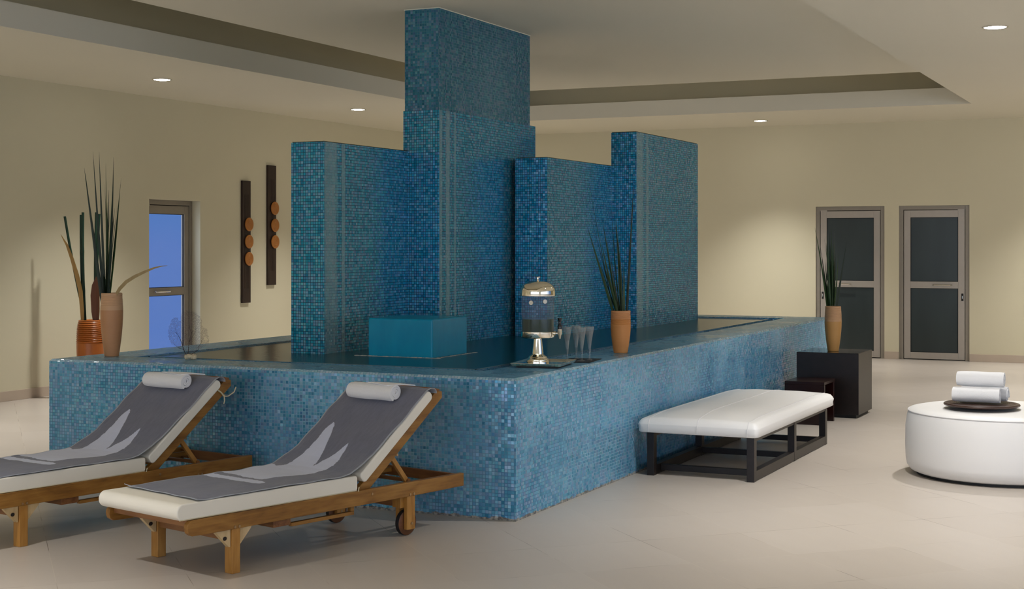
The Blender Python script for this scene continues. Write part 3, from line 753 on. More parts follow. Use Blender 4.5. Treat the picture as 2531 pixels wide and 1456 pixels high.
def grey_towel(label):
    t_prof = [(-.3, .368), (.69, .369), (.765, .378), (.81, .394), (.871, .420), (.936, .458), (1.034, .530), (1.135, .606), (1.231, .680), (1.312, .741), (1.340, .759), (1.368, .767), (1.392, .765), (1.409, .752), (1.4105, .741)]
    Lc = [0]
    for a, b in zip(t_prof, t_prof[1:]): Lc.append(Lc[-1] + math.hypot(b[0] - a[0], b[1] - a[1]))
    def at(s):
        for i in range(len(Lc) - 1):
            if s <= Lc[i + 1] or i == len(Lc) - 2:
                k = (s - Lc[i]) / (Lc[i + 1] - Lc[i]); a, b = t_prof[i], t_prof[i + 1]
                return a[0] + (b[0] - a[0]) * k, a[1] + (b[1] - a[1]) * k
    A = [(1.454, .481), (1.43, .455), (1.406, .447), (1.36, .42), (1.318, .403), (1.276, .387), (1.233, .368), (1.18, .345), (1.129, .318), (1.083, .306), (1.117, .300), (1.15, .296), (1.182, .290), (1.224, .266), (1.242, .268), (1.27, .256), (1.310, .242), (1.287, .230), (1.221, .212), (1.17, .192), (1.121, .181), (1.066, .183), (1.024, .196), (.96, .206), (.90, .216), (.84, .222), (.785, .237), (.73, .238), (.685, .242), (.68, .28), (.689, .318), (.682, .37), (.686, .42), (.695, .50), (.708, .60), (.709, .61), (1.06, .61), (1.045, .572), (1.012, .517), (1.04, .50), (1.095, .487), (1.13, .492), (1.182, .493), (1.262, .496), (1.317, .490), (1.361, .498), (1.38, .503), (1.417, .496)]
    B = [(.593, .612), (.65, .612), (.653, .542), (.644, .48), (.648, .411), (.653, .36), (.661, .318), (.654, .26), (.657, .211), (.646, .168), (.62, .152), (.597, .152), (.57, .184), (.582, .25), (.587, .312), (.583, .36), (.586, .408), (.584, .487)]
    def inside(p, poly):
        x, y = p; c = False; n = len(poly)
        for i in range(n):
            x1, y1 = poly[i]; x2, y2 = poly[i - 1]
            if (y1 > y) != (y2 > y) and x < (x2 - x1) * (y - y1) / (y2 - y1) + x1: c = not c
        return c
    NS, NN = 420, 130; s0, s1 = .10, Lc[-1]; n0, n1 = .004, .602
    top = []; rnd = random.Random(3); bm = BM()
    for i in range(NS + 1):
        s = s0 + (s1 - s0) * i / NS; row = []
        x, z = at(s); x2, z2 = at(min(s + .02, s1)); xx, zz = at(max(s - .02, s0)); dx, dz = x2 - xx, z2 - zz; l = math.hypot(dx, dz) or 1
        nx, nz = -dz / l, dx / l
        for k in range(NN + 1):
            v = k / NN; n = n0 + (n1 - n0) * v
            lift = .0014 * math.sin(s * 23 + v * 5) + .0012 * math.sin(v * 19 - s * 9) + .0062
            ew = .004 * math.sin(s * 11) + .003 * math.sin(s * 31 + 1)          # wavy long edge
            if v < .05 or v > .95: lift += .0015 * math.sin(s * 29)
            sx = 0
            if i < 14:                                                            # front hem bows and its far corner turns up
                g = 1 - i / 14; sx = g * (.012 * math.sin(v * PI)) + g * v * .022
                if v > .9: lift += g * (v - .9) / .1 * .008
                lift += g * .004
            row.append((x + nx * lift + sx, n + ew * (1 - 2 * v), z + nz * lift, nx, nz, s))
        top.append(row)
    V = [[bm.verts.new(p[:3]) for p in r] for r in top]
    th = .005
    U = [[bm.verts.new((p[0] - p[3] * th * .6, p[1], p[2] - p[4] * th * .6)) for p in r] for r in top]
    for i in range(NS):
        for k in range(NN):
            fc = bm.faces.new((V[i][k], V[i + 1][k], V[i + 1][k + 1], V[i][k + 1]))
            s = s0 + (s1 - s0) * (i + .5) / NS; n = n0 + (n1 - n0) * (k + .5) / NN
            jag = .0022 * math.sin(s * 97) + .0018 * math.sin(n * 143 + s * 31)
            fc.material_index = 1 if (inside((s + jag, n + jag * .5), A) or inside((s + jag, n), B)) else 0
            if k < 2 or k > NN - 3 or i < 3 or i > NS - 4: fc.material_index = 2
            fu = bm.faces.new((U[i][k], U[i][k + 1], U[i + 1][k + 1], U[i + 1][k])); fu.material_index = 2
        for k in (0, NN):
            fc = bm.faces.new((V[i][k], U[i][k], U[i + 1][k], V[i + 1][k])); fc.material_index = 2
    for i in (0, NS):
        for k in range(NN):
            fc = bm.faces.new((V[i][k], V[i][k + 1], U[i][k + 1], U[i][k])); fc.material_index = 2
    o = obj('beach_towel', bm, [M['towel_grey'], M['towel_light'], M['towel_edge']], smooth=True, ang=60)
    return tag(o, label, 'towel', 'grey beach towels spread over the loungers')
def pillow_roll(label):
    bm = BM(); spiral_roll(bm, .335, .050, turns=3.4, thick=.0105, seed=2)
    # loose corner pulled out of the roll towards the near side
    n = 10; rows = []
    for i in range(n + 1):
        u = i / n; w0 = .15 * (1 - u) ** 1.1
        x = .004 + .085 * u; z = .0945 - .066 * u + .006 * math.sin(u * PI)
        rows.append([(x, .045 - .115 * u - w0 * .1, z), (x + .012 * (1 - u), .045 - .115 * u + w0 + .001, z + .002)])
    va = [[bm.verts.new(p) for p in r] for r in rows]; vb = [[bm.verts.new((p[0], p[1], p[2] - .006)) for p in r] for r in rows]
    for i in range(n):
        bm.faces.new((va[i][0], va[i + 1][0], va[i + 1][1], va[i][1])); bm.faces.new((vb[i][0], vb[i][1], vb[i + 1][1], vb[i + 1][0]))
        for k in (0, 1): bm.faces.new((va[i][k], vb[i][k], vb[i + 1][k], va[i + 1][k]))
    bm.faces.new((va[0][0], va[0][1], vb[0][1], vb[0][0])); bm.faces.new((va[n][0], vb[n][0], vb[n][1], va[n][1]))
    return tag(obj('rolled_towel', bm, M['towel_white'], smooth=True, ang=50), label, 'towel', 'white rolled towels used as headrests')
L2 = (-1.7648, .6507, -.2660); L1 = (-1.7150, 2.0043, -.1980)
lg = make_lounger('wooden sun lounger nearest the camera with cream mattress under a grey towel')
tg = grey_towel('grey towel with silver leaf pattern on the nearer lounger')
rt = pillow_roll('white rolled towel at the head of the nearer lounger')
def place(o, P, local=(0, 0, 0), tilt=0):
    c, s = math.cos(P[2]), math.sin(P[2])
    o.location = (P[0] + c * local[0] - s * local[1], P[1] + s * local[0] + c * local[1], local[2])
    o.rotation_mode = 'XYZ'
    o.rotation_euler = (Matrix.Rotation(P[2], 3, 'Z') @ Matrix.Rotation(-tilt, 3, 'Y')).to_euler()
RL = (1.265, .150, .7130)
place(lg, L2); place(tg, L2); place(rt, L2, RL, R(38))
lg2 = copy_tree(lg); lg2['label'] = 'wooden sun lounger farther from the camera, partly cut off at the left'
tg2 = copy_tree(tg); tg2['label'] = 'grey towel with silver leaf pattern on the farther lounger at the left'
rt2 = copy_tree(rt); rt2['label'] = 'white rolled towel at the head of the farther lounger at the left'
place(lg2, L1); place(tg2, L1); place(rt2, L1, RL, R(38))
# cream ribbon tied round the back rail of the farther lounger
mx = backmtx()
bm = BM(); pts = [mx @ Vector(p) for p in ((.62, .022, .058), (.63, .020, .03), (.635, .020, -.006), (.65, .03, -.010), (.64, .062, -.006), (.63, .064, .05))]
tube(bm, pts, .005, 6)
tube(bm, [mx @ Vector(p) for p in ((.632, .016, -.004), (.655, .012, -.022), (.70, .006, -.030), (.725, .0, -.012))], .0035, 6)
tube(bm, [mx @ Vector(p) for p in ((.632, .016, -.004), (.615, .010, -.022), (.60, .012, -.034))], .0035, 6)
obj('ribbon', bm, M['strap'], lg2, smooth=True)

# ------------------------------------------------------------------ massage bench
b = empty('bench', 'long white leather topped bench on a dark wooden frame along the basin', 'bench', (0, 0, 0))
BX0, BX1, BY0, BY1 = 1.885, 3.945, -.835, -.095
for x0, x1 in ((BX0, BX0 + .06), (2.93, 2.99), (BX1 - .06, BX1)):
    for y0, y1 in ((BY0, BY0 + .05), (BY1 - .05, BY1)):
        bm = BM(); box(bm, x0, x1, y0, y1, 0, .292); obj('leg', bm, M['espresso'], b, bevel=.002)
for y0, y1 in ((BY0, BY0 + .05), (BY1 - .05, BY1)):
    for x0, x1 in ((BX0 + .06, 2.93), (2.99, BX1 - .06)):
        bm = BM(); box(bm, x0, x1, y0 + .001, y1 - .001, .003, .068); obj('runner', bm, M['espresso'], b, bevel=.002)
    bm = BM(); box(bm, BX0 + .06, BX1 - .06, y0 + .004, y1 - .004, .262, .292); obj('top_rail', bm, M['espresso'], b)
for x0 in (2.02, 2.94, 3.86):
    bm = BM(); box(bm, x0, x0 + .04, BY0 + .05, BY1 - .05, .02, .06); obj('cross_bar', bm, M['espresso'], b, bevel=.002)
bm = BM()
def pad(bm, x0, x1, y0, y1, z0, zt, crown, nx=48, ny=26, r=.05):
    """upholstered slab: rounded rectangle, soft edges, slightly domed"""
    def col(x, y):
        dx = min(x - x0, x1 - x); dy = min(y - y0, y1 - y); d = min(dx, dy)
        e = 1 - max(0, 1 - d / r) ** 2.4 if d < r else 1
        dome = crown * min(1, dx / .35) ** .6 * min(1, dy / .25) ** .6 if d > 0 else 0
        return e, dome
    def sp(a, b, n):
        out = []
        for i in range(n + 1):
            u = i / n; u = .5 - .5 * math.cos(PI * u) if True else u; out.append(a + (b - a) * u)
        return out
    xs, ys = sp(x0, x1, nx), sp(y0, y1, ny); h = zt - z0; rows = []
    cr = .04
    for x in xs:
        row = []
        for y in ys:
            e, dm = col(x, y)
            # round plan corners
            px, py = x, y
            cxx = x0 + cr if x < x0 + cr else (x1 - cr if x > x1 - cr else None)
            cyy = y0 + cr if y < y0 + cr else (y1 - cr if y > y1 - cr else None)
            if cxx is not None and cyy is not None:
                vx, vy = x - cxx, y - cyy; m = max(abs(vx), abs(vy)); l = math.hypot(vx, vy)
                if l > 1e-9: px, py = cxx + vx * m / l, cyy + vy * m / l
            row.append((px, py, z0 + h * (.60 + .40 * e) + dm))
        rows.append(row)
    V = [[bm.verts.new(p) for p in r] for r in rows]
    cx, cy = (x0 + x1) / 2, (y0 + y1) / 2
    for i in range(nx):
        for j in range(ny): bm.faces.new((V[i][j], V[i + 1][j], V[i + 1][j + 1], V[i][j + 1]))
    ring = [V[i][0] for i in range(nx + 1)] + [V[nx][j] for j in range(1, ny + 1)] + [V[i][ny] for i in range(nx - 1, -1, -1)] + [V[0][j] for j in range(ny - 1, 0, -1)]
    prev = ring
    for dz, ins in ((.35, -.006), (.08, -.004), (0, .012)):
        nr = []
        for v in ring:
            d = Vector((cx - v.co.x, cy - v.co.y)); sx = ins if abs(v.co.x - cx) > (x1 - x0) / 2 - .05 else 0; sy = ins if abs(v.co.y - cy) > (y1 - y0) / 2 - .05 else 0
            nr.append(bm.verts.new((v.co.x + math.copysign(sx, d.x), v.co.y + math.copysign(sy, d.y), z0 + h * dz)))
        for i in range(len(ring)): bm.faces.new((prev[i], nr[i], nr[(i + 1) % len(ring)], prev[(i + 1) % len(ring)]))
        prev = nr
    bm.faces.new(prev[::-1])
    return lambda x, y: z0 + h * (.60 + .40 * col(x, y)[0]) + col(x, y)[1]
PX = (1.845, 4.05, -.872, -.035)
zf = pad(bm, *PX, .2925, .384, .040)
cu = obj('cushion', bm, M['leather'], b, smooth=True, ang=80)
for yy in (-.80, -.46, -.12):
    pts = [(PX[0] - .005, yy, .300), (PX[0] - .0065, yy, .33), (PX[0] - .001, yy, zf(PX[0] + .0005, yy))]
    for k in range(1, 60):
        x = PX[0] + (PX[1] - PX[0]) * (.5 - .5 * math.cos(PI * k / 60)); pts.append((x, yy, zf(x, yy) + .0004))
    bm = BM(); tube(bm, pts, .0024, 6); obj('seam', bm, M['piping'], cu, smooth=True)

# ------------------------------------------------------------------ side table and stool
s = empty('side_table', 'dark brown cube side table beside the basin corner, carrying potted reeds', 'table', (0, 0, 0))
TX0, TX1, TY0, TY1, TZ = 5.72, 6.30, -.705, -.145, .58
bm = BM(); box(bm, TX0, TX1, TY0, TY1, .03, TZ - .002); obj('body', bm, M['espresso'], s, bevel=.003)
bm = BM(); box(bm, TX0 + .004, TX1 - .004, TY0 + .004, TY1 - .004, TZ - .002, TZ); obj('glossy_top', bm, M['espresso_top'], s)
bm = BM(); box(bm, TX0 + .03, TX1 - .03, TY0 + .03, TY1 - .03, 0, .03); obj('plinth', bm, M['black'], s)
st = empty('stool', 'low dark red wooden stool half hidden between the bench and the cube table', 'stool', (0, 0, 0))
bm = BM(); box(bm, 5.09, 5.50, -.545, -.20, .345, .372); obj('seat', bm, M['redwood'], st, bevel=.003)
for x0 in (5.09, 5.44):
    bm = BM(); box(bm, x0, x0 + .06 * .6, -.545, -.20, 0, .345); obj('side_panel', bm, M['redwood'], st, bevel=.002)

# ------------------------------------------------------------------ ottoman, tray, towels
oc = Vector((2.92, -2.25)); t = empty('ottoman', 'large round white leather ottoman at the right edge', 'ottoman', (oc.x, oc.y, 0))
ro = .622
bm = BM(); lathe(bm, [(0, .018), (ro - .06, .018), (ro - .03, .03), (ro - .008, .06), (ro, .10), (ro + .004, .2), (ro + .002, .32), (ro - .008, .39), (ro - .018, .424)], 96)
obj('side_cover', bm, M['leather'], t, smooth=True, ang=70)
bm = BM(); lathe(bm, [(ro - .018, .424), (ro - .03, .437), (ro - .08, .447), (ro - .2, .455), (.2, .460), (0, .461)], 96)
obj('seat_pad', bm, M['leather'], t, smooth=True, ang=70)
bm = BM(); tube(bm, [((ro - .016) * math.cos(2 * PI * i / 96), (ro - .016) * math.sin(2 * PI * i / 96), .426) for i in range(96)], .0035, 8, closed=True)
obj('piping', bm, M['piping'], t, smooth=True)
bm = BM(); lathe(bm, [(0, 0), (ro - .07, 0), (ro - .07, .02), (0, .02)], 64); obj('base', bm, M['black'], t)
tc = Vector((2.735, -2.148))
t = empty('tray', 'round dark wooden tray with turned rings on the white ottoman', 'tray', (tc.x, tc.y, .4625))
bm = BM(); prof = [(0, .012), (.20, .012), (.235, .016), (.243, .020), (.245, .027), (.240, .033), (.225, .035)]
for k in range(7):
    r0 = .215 - k * .012; prof += [(r0, .0345), (r0 - .003, .031), (r0 - .006, .0345)]
prof += [(0, .0345)]
lathe(bm, prof, 72); obj('plate', bm, simple('tray_wenge', (.045, .02, .013), .35, nscale=15, namp=.3), t, smooth=True, ang=30)
bm = BM(); lathe(bm, [(0, 0), (.12, 0), (.125, .012), (0, .012)], 48); obj('foot', bm, M['black'], t)
zt = .4625 + .0356
ang = math.atan2(RT.y, RT.x) + R(-28) - PI / 2     # roll axis: local Y turned towards the picture's right
ax = Vector((math.cos(ang + PI / 2), math.sin(ang + PI / 2), 0)); pr = Vector((ax.y, -ax.x, 0))
def put_roll(name_label, mid, dz, length, seed, rad=.061):
    bm = BM(); spiral_roll(bm, length, rad, turns=3.4, thick=.0115, seed=seed)
    o = obj('rolled_towel', bm, M['towel_white'], smooth=True, ang=50)
    p = mid - ax * length / 2; o.location = (p.x, p.y, zt + dz); o.rotation_euler = (0, 0, ang)
    return tag(o, name_label, 'towel', 'white rolled towels stacked on the round tray')
toc = CAM
near = -FW; near2 = pr if pr.dot(near) > 0 else -pr
m0 = Vector((tc.x, tc.y, 0)) - RT * .012
put_roll('white rolled towel at the bottom front of the stack on the tray', m0 + near2 * .062 - RT * .012, 0, .29, 5)
put_roll('white rolled towel at the bottom back of the stack on the tray', m0 - near2 * .062 + RT * .02, 0, .29, 8)
put_roll('white rolled towel on top of the stack on the tray', m0 + near2 * .0 + RT * .005, .0985, .29, 11)

# ------------------------------------------------------------------ vases with reeds
def to_world_px(px, py, depth):
    """a point of a thing standing at the given distance from the camera"""
    return CAM + FW * depth + RT * ((px - 1265.5) / FPX * depth) + Vector((0, 0, -(py - 605) / FPX * depth))
def blade(name, base, tip, width, bend, mat, parent, seed, flat=True):
    rnd = random.Random(seed); n = 12; d = tip - base; Lh = d.length
    side = d.cross(Vector((rnd.uniform(-1, 1), rnd.uniform(-1, 1), .2))).normalized(); out = d.cross(side).normalized()
    bm = BM(); rows = []
    for i in range(n + 1):
        u = i / n; c = base + d * u + out * math.sin(u * PI * .9) * bend * Lh
        w = width * 1.7 * (1 - u ** 1.6) * (.75 + .25 * math.sin(min(1, u * 2.5) * PI / 2)) + .0004
        rows.append([c - side * w, c - out * w * .45, c + side * w, c + out * w * .12])
    V = [[bm.verts.new(p) for p in r] for r in rows]
    for i in range(n):
        for k in range(4): bm.faces.new((V[i][k], V[i][(k + 1) % 4], V[i + 1][(k + 1) % 4], V[i + 1][k]))
    bm.faces.new(V[0][::-1]); bm.faces.new(V[-1])
    return obj(name, bm, mat, parent, smooth=True, ang=50)
def vase_mesh(bm, h, rt_, rm, rb, grooves):
    prof = [(0, 0), (rb * .96, 0), (rb, .004)]
    n = 40
    for i in range(1, n + 1):
        u = i / n
        r = rb + (rm - rb) * math.sin(min(1, u / .72) * PI / 2) if u < .72 else rm + (rt_ - rm) * ((u - .72) / .28) ** 1.5
        prof.append((r, .004 + (h - .008) * u))
    p2 = []
    for r, z in prof: p2.append((r, z))
    # turned grooves
    out = []
    for (r0, z0), (r1, z1) in zip(p2, p2[1:]):
        out.append((r0, z0))
        for g0, g1, step in grooves:
            if z0 >= g0 and z1 <= g1: out.append(((r0 + r1) / 2 - .0022, (z0 + z1) / 2))
    out.append((rt_, h - .004)); out.append((rt_ - .003, h)); out.append((rt_ - .008, h - .001)); out.append((rt_ - .010, h - .05)); out.append((0, h - .06))
    lathe(bm, out, 56)
def reeds(name, label, loc, h, rt_, rm, rb, mat, bm_mat, depth, tips, base_px, wid, grooves, extra=0, seed=1, spread=.06, group=None, ymouth=None):
    t = empty(name, label, 'potted reeds', loc, 0, group)
    bm = BM(); vase_mesh(bm, h, rt_, rm, rb, grooves); obj('vase', bm, mat, t, smooth=True, ang=40)
    rnd = random.Random(seed); org = Vector(loc)
    for i, (px, py) in enumerate(tips):
        tip = to_world_px(px, py, depth + rnd.uniform(-spread, spread)) - org
        bx = (base_px[0] + (base_px[1] - base_px[0]) * (min(max((px - wid[1]) / (wid[2] - wid[1]), 0), 1)))
        top = to_world_px(bx, base_px[2], depth + rnd.uniform(-.02, .02)) - org
        d = (tip - top).normalized(); base = top - d * .06
        blade('reed', base, tip, wid[0] * rnd.uniform(.75, 1.15), rnd.uniform(-.02, .02), bm_mat[i % len(bm_mat)], t, seed * 100 + i)
    return t
rnd = random.Random(4)
# middle vase on the rim in front of the fountain
tips = [(1458, 462), (1459, 537), (1452, 562), (1513, 506), (1566, 448), (1489, 545), (1486, 600), (1500, 575), (1520, 560), (1527, 580), (1531, 610), (1480, 640), (1541, 655), (1509, 620), (1495, 660), (1523, 540), (1517, 530), (1534, 690), (1473, 600), (1506, 648)]
reeds('potted_reeds', 'orange terracotta vase of tall green reeds on the rim beside the glasses', (2.10, .175, HB + .0008), .293, .068, .070, .049, M['clay'],
      [M['blade'], M['blade_dark'], M['blade']], 10.24, tips, (1516, 1550, 772), (.0058, 1455, 1570), [(.19, .285, 0)], seed=3, group='terracotta vases of green reeds')
# right vase on the cube table
tips = [(2013, 562), (2028, 610), (2037, 590), (2042, 600), (2048, 575), (2052, 568), (2056, 566), (2061, 570), (2063, 590), (2071, 625), (2093, 597), (2045, 580), (2058, 605), (2066, 620), (2040, 640), (2050, 590), (2054, 600), (2060, 600), (2047, 620), (2055, 640), (2031, 650), (2064, 650)]
reeds('potted_reeds', 'small ochre terracotta vase of green reeds on the dark cube table', (5.95, -.425, TZ + .0008), .408, .071, .077, .050, M['clay_dark'],
      [M['blade'], M['blade_dark'], M['blade']], 13.58, tips, (2044, 2068, 757), (.0070, 2013, 2093), [(.28, .40, 0)], seed=5, group='terracotta vases of green reeds')
# left vase on the rim corner
tips = [(208, 415), (211, 428), (230, 375), (245, 375), (261, 404), (258, 455), (280, 388), (281, 430), (274, 500), (300, 440), (297, 455), (291, 510), (284, 515), (265, 500), (276, 540), (252, 560), (288, 560), (269, 470)]
lv = reeds('potted_reeds', 'brown terracotta vase of long dark reeds on the left corner of the basin', (.365, 3.17, HB + .0008), .425, .070, .075, .048, M['clay_brown'],
      [M['blade_dark'], M['blade'], M['blade_dark']], 9.93, tips, (250, 272, 730), (.0072, 208, 300), [(.33, .42, 0)], seed=7, group='terracotta vases of green reeds')
# dry leaf arching to the right out of the left vase
def leaf_strip(name, pts, widths, mat, parent, cup=.3, face=None):
    bm = BM(); rows = []; n = len(pts)
    for i in range(n):
        d = (pts[min(i + 1, n - 1)] - pts[max(i - 1, 0)]).normalized(); view = face if face is not None else -FW
        sd = d.cross(view).normalized(); w = widths[i]
        rows.append([pts[i] - sd * w, pts[i] - view * w * cup, pts[i] + sd * w, pts[i] + view * .0015 + view * w * -.2])
    V = [[bm.verts.new(p) for p in r] for r in rows]
    for i in range(n - 1):
        for k in range(4): bm.faces.new((V[i][k], V[i][(k + 1) % 4], V[i + 1][(k + 1) % 4], V[i + 1][k]))
    bm.faces.new(V[0][::-1]); bm.faces.new(V[-1])
    return obj(name, bm, mat, parent, smooth=True, ang=60)
org = Vector((.365, 3.17, HB))
px = [(284, 745), (287, 728), (296, 714), (312, 697), (333, 684), (356, 673), (380, 663), (400, 658), (414, 657)]
wd = [.005, .010, .012, .012, .011, .009, .006, .003, .0008]
leaf_strip('dry_leaf', [to_world_px(a, b_, 9.90 - .012 * i) - org for i, (a, b_) in enumerate(px)], wd, M['drytan'], lv)

# tall urn with bamboo by the left wall
uc = Vector((4.224, 6.705, 0)); dU = (Vector((uc.x, uc.y, 0)) - CAM).dot(FW)
t = empty('bamboo_urn', 'tall glazed orange urn of cut bamboo against the left wall', 'potted bamboo', uc)
prof = [(0, 0), (.105, 0), (.112, .01), (.128, .2), (.134, .45), (.136, .56)]
for k in range(11):
    z = .565 + k * .0195; rr = .137 - .0008 * k - .0006 * max(0, k - 6) ** 2
    prof += [(rr - .006, z), (rr + .002, z + .005), (rr + .003, z + .010), (rr - .004, z + .0165)]
prof += [(.118, .786), (.112, .79), (.104, .786), (.10, .72), (0, .70)]
prof = [(r * 1.04, z) for r, z in prof]
bm = BM(); lathe(bm, prof, 64); obj('urn', bm, M['clay_red'], t, smooth=True, ang=40)
for (bx, tx, ty, r, dd) in ((216, 160, 535, .0125, .0), (212, 205, 525, .0135, .02), (209, 200, 531, .012, .05), (238, 238, 525, .0125, .03), (240, 245, 529, .014, -.02)):
    a = to_world_px(bx, 815, dU + dd * .4) - uc; z = to_world_px(tx, ty, dU + dd) - uc
    pts = []; rads = []; n = 24
    for i in range(n + 1):
        u = i / n; bow = Vector((0, 0, 0)) - RT * .012 * math.sin(u * PI)
        pts.append(a.lerp(z, u) + bow); rads.append(r * (1.12 if i % 8 == 0 and 0 < i < n else 1))
    bm = BM(); tube(bm, pts, r, 14, rads=rads); obj('bamboo_stalk', bm, M['bamboo'], t, smooth=True, ang=60)
px = [(204, 810), (203, 770), (199, 720), (190, 680), (178, 640), (165, 605), (156, 590), (150, 579)]
leaf_strip('dry_leaf', [to_world_px(a, b_, dU - .03) - uc for a, b_ in px], [.012, .020, .022, .022, .018, .012, .006, .001], M['drygold'], t)
px = [(238, 810), (236, 770), (235, 730), (236, 705), (238, 690), (238, 683)]
leaf_strip('dry_leaf', [to_world_px(a, b_, dU - .06) - uc for a, b_ in px], [.024, .042, .046, .036, .014, .001], M['dryred'], t)

# ------------------------------------------------------------------ sea fan coral on the rim
cz = HB; cdepth = 9.66; cb = Vector((.345, 2.50, HB + .0008)); cdepth = (cb - CAM).dot(FW)
t = empty('sea_fan', 'dried lacy sea fan coral on a small pale rock on the basin rim', 'coral', cb)
bm = BM()
rnd = random.Random(9)
for dx, dy, dz, r in ((-.028, .0, .018, .016), (-.012, .005, .022, .018), (.006, -.004, .018, .018), (.022, .004, .016, .016), (.012, -.012, .026, .013), (-.02, -.008, .028, .010), (.026, -.006, .026, .011)):
    m = Matrix.Translation(RT * dx + (-FW) * dy + Vector((0, 0, dz - .002))) @ Matrix.Scale(r, 4)
    bmesh.ops.create_icosphere(bm, subdivisions=2, radius=1, matrix=m)
for v in bm.verts: v.co += Vector((rnd.uniform(-1, 1), rnd.uniform(-1, 1), rnd.uniform(-1, 1))) * .0022; v.co.z = max(v.co.z, 0)
obj('rock_base', bm, M['coral_rock'], t, smooth=True, ang=80)
P2 = lambda x, y: to_world_px(380 + x / 9.1, 740 + y / 9.1, cdepth) - cb
bm = BM()
for pts, r in (([(745, 1270), (690, 1170), (640, 1020), (600, 900), (530, 780), (480, 740)], .0024), ([(765, 1260), (780, 1130), (800, 960), (850, 760), (880, 700)], .0022),
               ([(850, 760), (820, 680), (790, 540)], .0013), ([(830, 1270), (880, 1210), (1010, 1130), (995, 1080), (1060, 990), (1090, 900)], .0018), ([(675, 1130), (560, 1090), (440, 990)], .0014),
               ([(640, 1020), (700, 880), (700, 700)], .001), ([(530, 780), (480, 640), (530, 560)], .0009), ([(800, 960), (900, 800), (960, 640)], .001)):
    ps = [P2(*p) for p in pts]; tube(bm, ps, r, 6, rads=[r * (1 - .6 * i / (len(ps) - 1)) for i in range(len(ps))])
obj('stem', bm, M['coral_stem'], t, smooth=True)
outline = [(700, 1180), (560, 1110), (430, 1030), (390, 1020), (345, 900), (315, 780), (330, 660), (365, 540), (400, 440), (480, 390), (545, 410), (545, 480), (580, 480), (590, 380), (640, 310), (720, 240), (790, 260), (880, 260), (960, 300), (1050, 380), (1090, 480), (1080, 590), (1150, 640), (1220, 680), (1220, 780), (1250, 900), (1235, 1000), (1150, 1060), (1020, 1130), (900, 1200), (780, 1250)]
hole = [(1130, 850), (1190, 860), (1200, 930), (1150, 940)]
def inpoly(x, y, poly):
    c = False
    for i in range(len(poly)):
        x1, y1 = poly[i]; x2, y2 = poly[i - 1]
        if (y1 > y) != (y2 > y) and x < (x2 - x1) * (y - y1) / (y2 - y1) + x1: c = not c
    return c
gp = {}; st_ = 25
for i, gx in enumerate(range(300, 1270, st_)):
    for j, gy in enumerate(range(230, 1260, st_)):
        x = gx + rnd.uniform(-9, 9); y = gy + rnd.uniform(-9, 9) + (st_ / 2 if i % 2 else 0)
        if inpoly(x, y, outline) and not inpoly(x, y, hole):
            dpt = .006 * math.sin(x * .012) + rnd.uniform(-.0012, .0012)
            gp[(i, j)] = P2(x, y) + FW * dpt
bm = BM()
for (i, j), p in gp.items():
    for nb in ((i, j + 1), (i + 1, j), (i + 1, j + (1 if i % 2 else -1))):
        if nb in gp and rnd.random() < .86: tube(bm, [p, gp[nb]], .0004, 3)
obj('lace', bm, M['coral_net'], t)

# ------------------------------------------------------------------ drink dispenser
tcx, tcy, trz = .875, .215, R(9)
tr_ = empty('serving_tray', 'polished rectangular metal tray under the drink dispenser', 'tray', (tcx, tcy, HB + .0008), trz)
bm = BM(); hx, hy = .155, .155
hx = .20; hy = .16
bm_pts = [(-hx, -hy), (hx, -hy), (hx, hy), (-hx, hy)]
prev = None; vs0 = []
def rect(h, k, z): return [(-h - k, -hy - k, z), (h + k, -hy - k, z), (h + k, hy + k, z), (-h - k, hy + k, z)]
loops = [rect(hx, -.012, .010), rect(hx, .0, .026), rect(hx, -.002, .0275), rect(hx, -.026, .019), rect(hx, -.03, .0185)]
V = [[bm.verts.new(p) for p in l] for l in loops]
for a, b_ in zip(V, V[1:]):
    for k in range(4): bm.faces.new((a[k], a[(k + 1) % 4], b_[(k + 1) % 4], b_[k]))
bm.faces.new(V[-1]); bm.faces.new(V[0][::-1])
obj('tray_top', bm, M['chrome'], tr_)
bm = BM(); box(bm, -hx + .03, hx - .03, -hy + .03, hy - .03, 0, .010); obj('tray_foot', bm, M['black'], tr_)
dz0 = HB + .0200
dc = Vector((.915, .275)); dd = (Vector((dc.x, dc.y, 0)) - CAM).dot(FW); mp_ = dd / FPX
def zpy(py): return CAM.z - (py - 605) / FPX * dd - dz0
t = empty('drink_dispenser', 'tall metal and clear acrylic drink dispenser half full of dark green juice', 'drink dispenser', (dc.x, dc.y, dz0))
R_ = .106
bm = BM(); zb = zpy(836)
lathe(bm, [(0, 0), (.070, 0), (.070, .010), (.066, .012), (.068, .016), (.064, .022), (.058, .026), (.055, .034), (.038, .046), (.034, .050), (.036, .052), (.030, .10), (.024, .16), (.022, zb)], 48)
obj('pedestal', bm, M['chrome'], t, smooth=True, ang=30)
bm = BM(); zc = zpy(819)
lathe(bm, [(0, zb), (.085, zb), (R_ - .004, zb + .006), (R_ - .001, zb + .012), (R_ - .001, zc), (0, zc)], 56); obj('collar', bm, M['chrome'], t, smooth=True, ang=30)
zd = zpy(788)
bm = BM(); lathe(bm, [(0, zc), (R_ - .008, zc), (R_ - .008, zd), (0, zd)], 56); obj('juice', bm, M['drink'], t, smooth=True, ang=30)
ze = zpy(731)
bm = BM(); lathe(bm, [(R_ - .007, zc), (R_ - .003, zc), (R_ - .003, ze - .02), (R_, ze - .018), (R_ + .001, ze), (R_ - .007, ze)], 64, closed=True)
obj('container', bm, M['glass'], t, smooth=True, ang=30)
zl = zpy(716); ztop = zpy(695)
prof = [(0, ze - .001), (R_ + .003, ze - .001), (R_ + .004, ze + .004), (R_ + .003, ze + .025)]
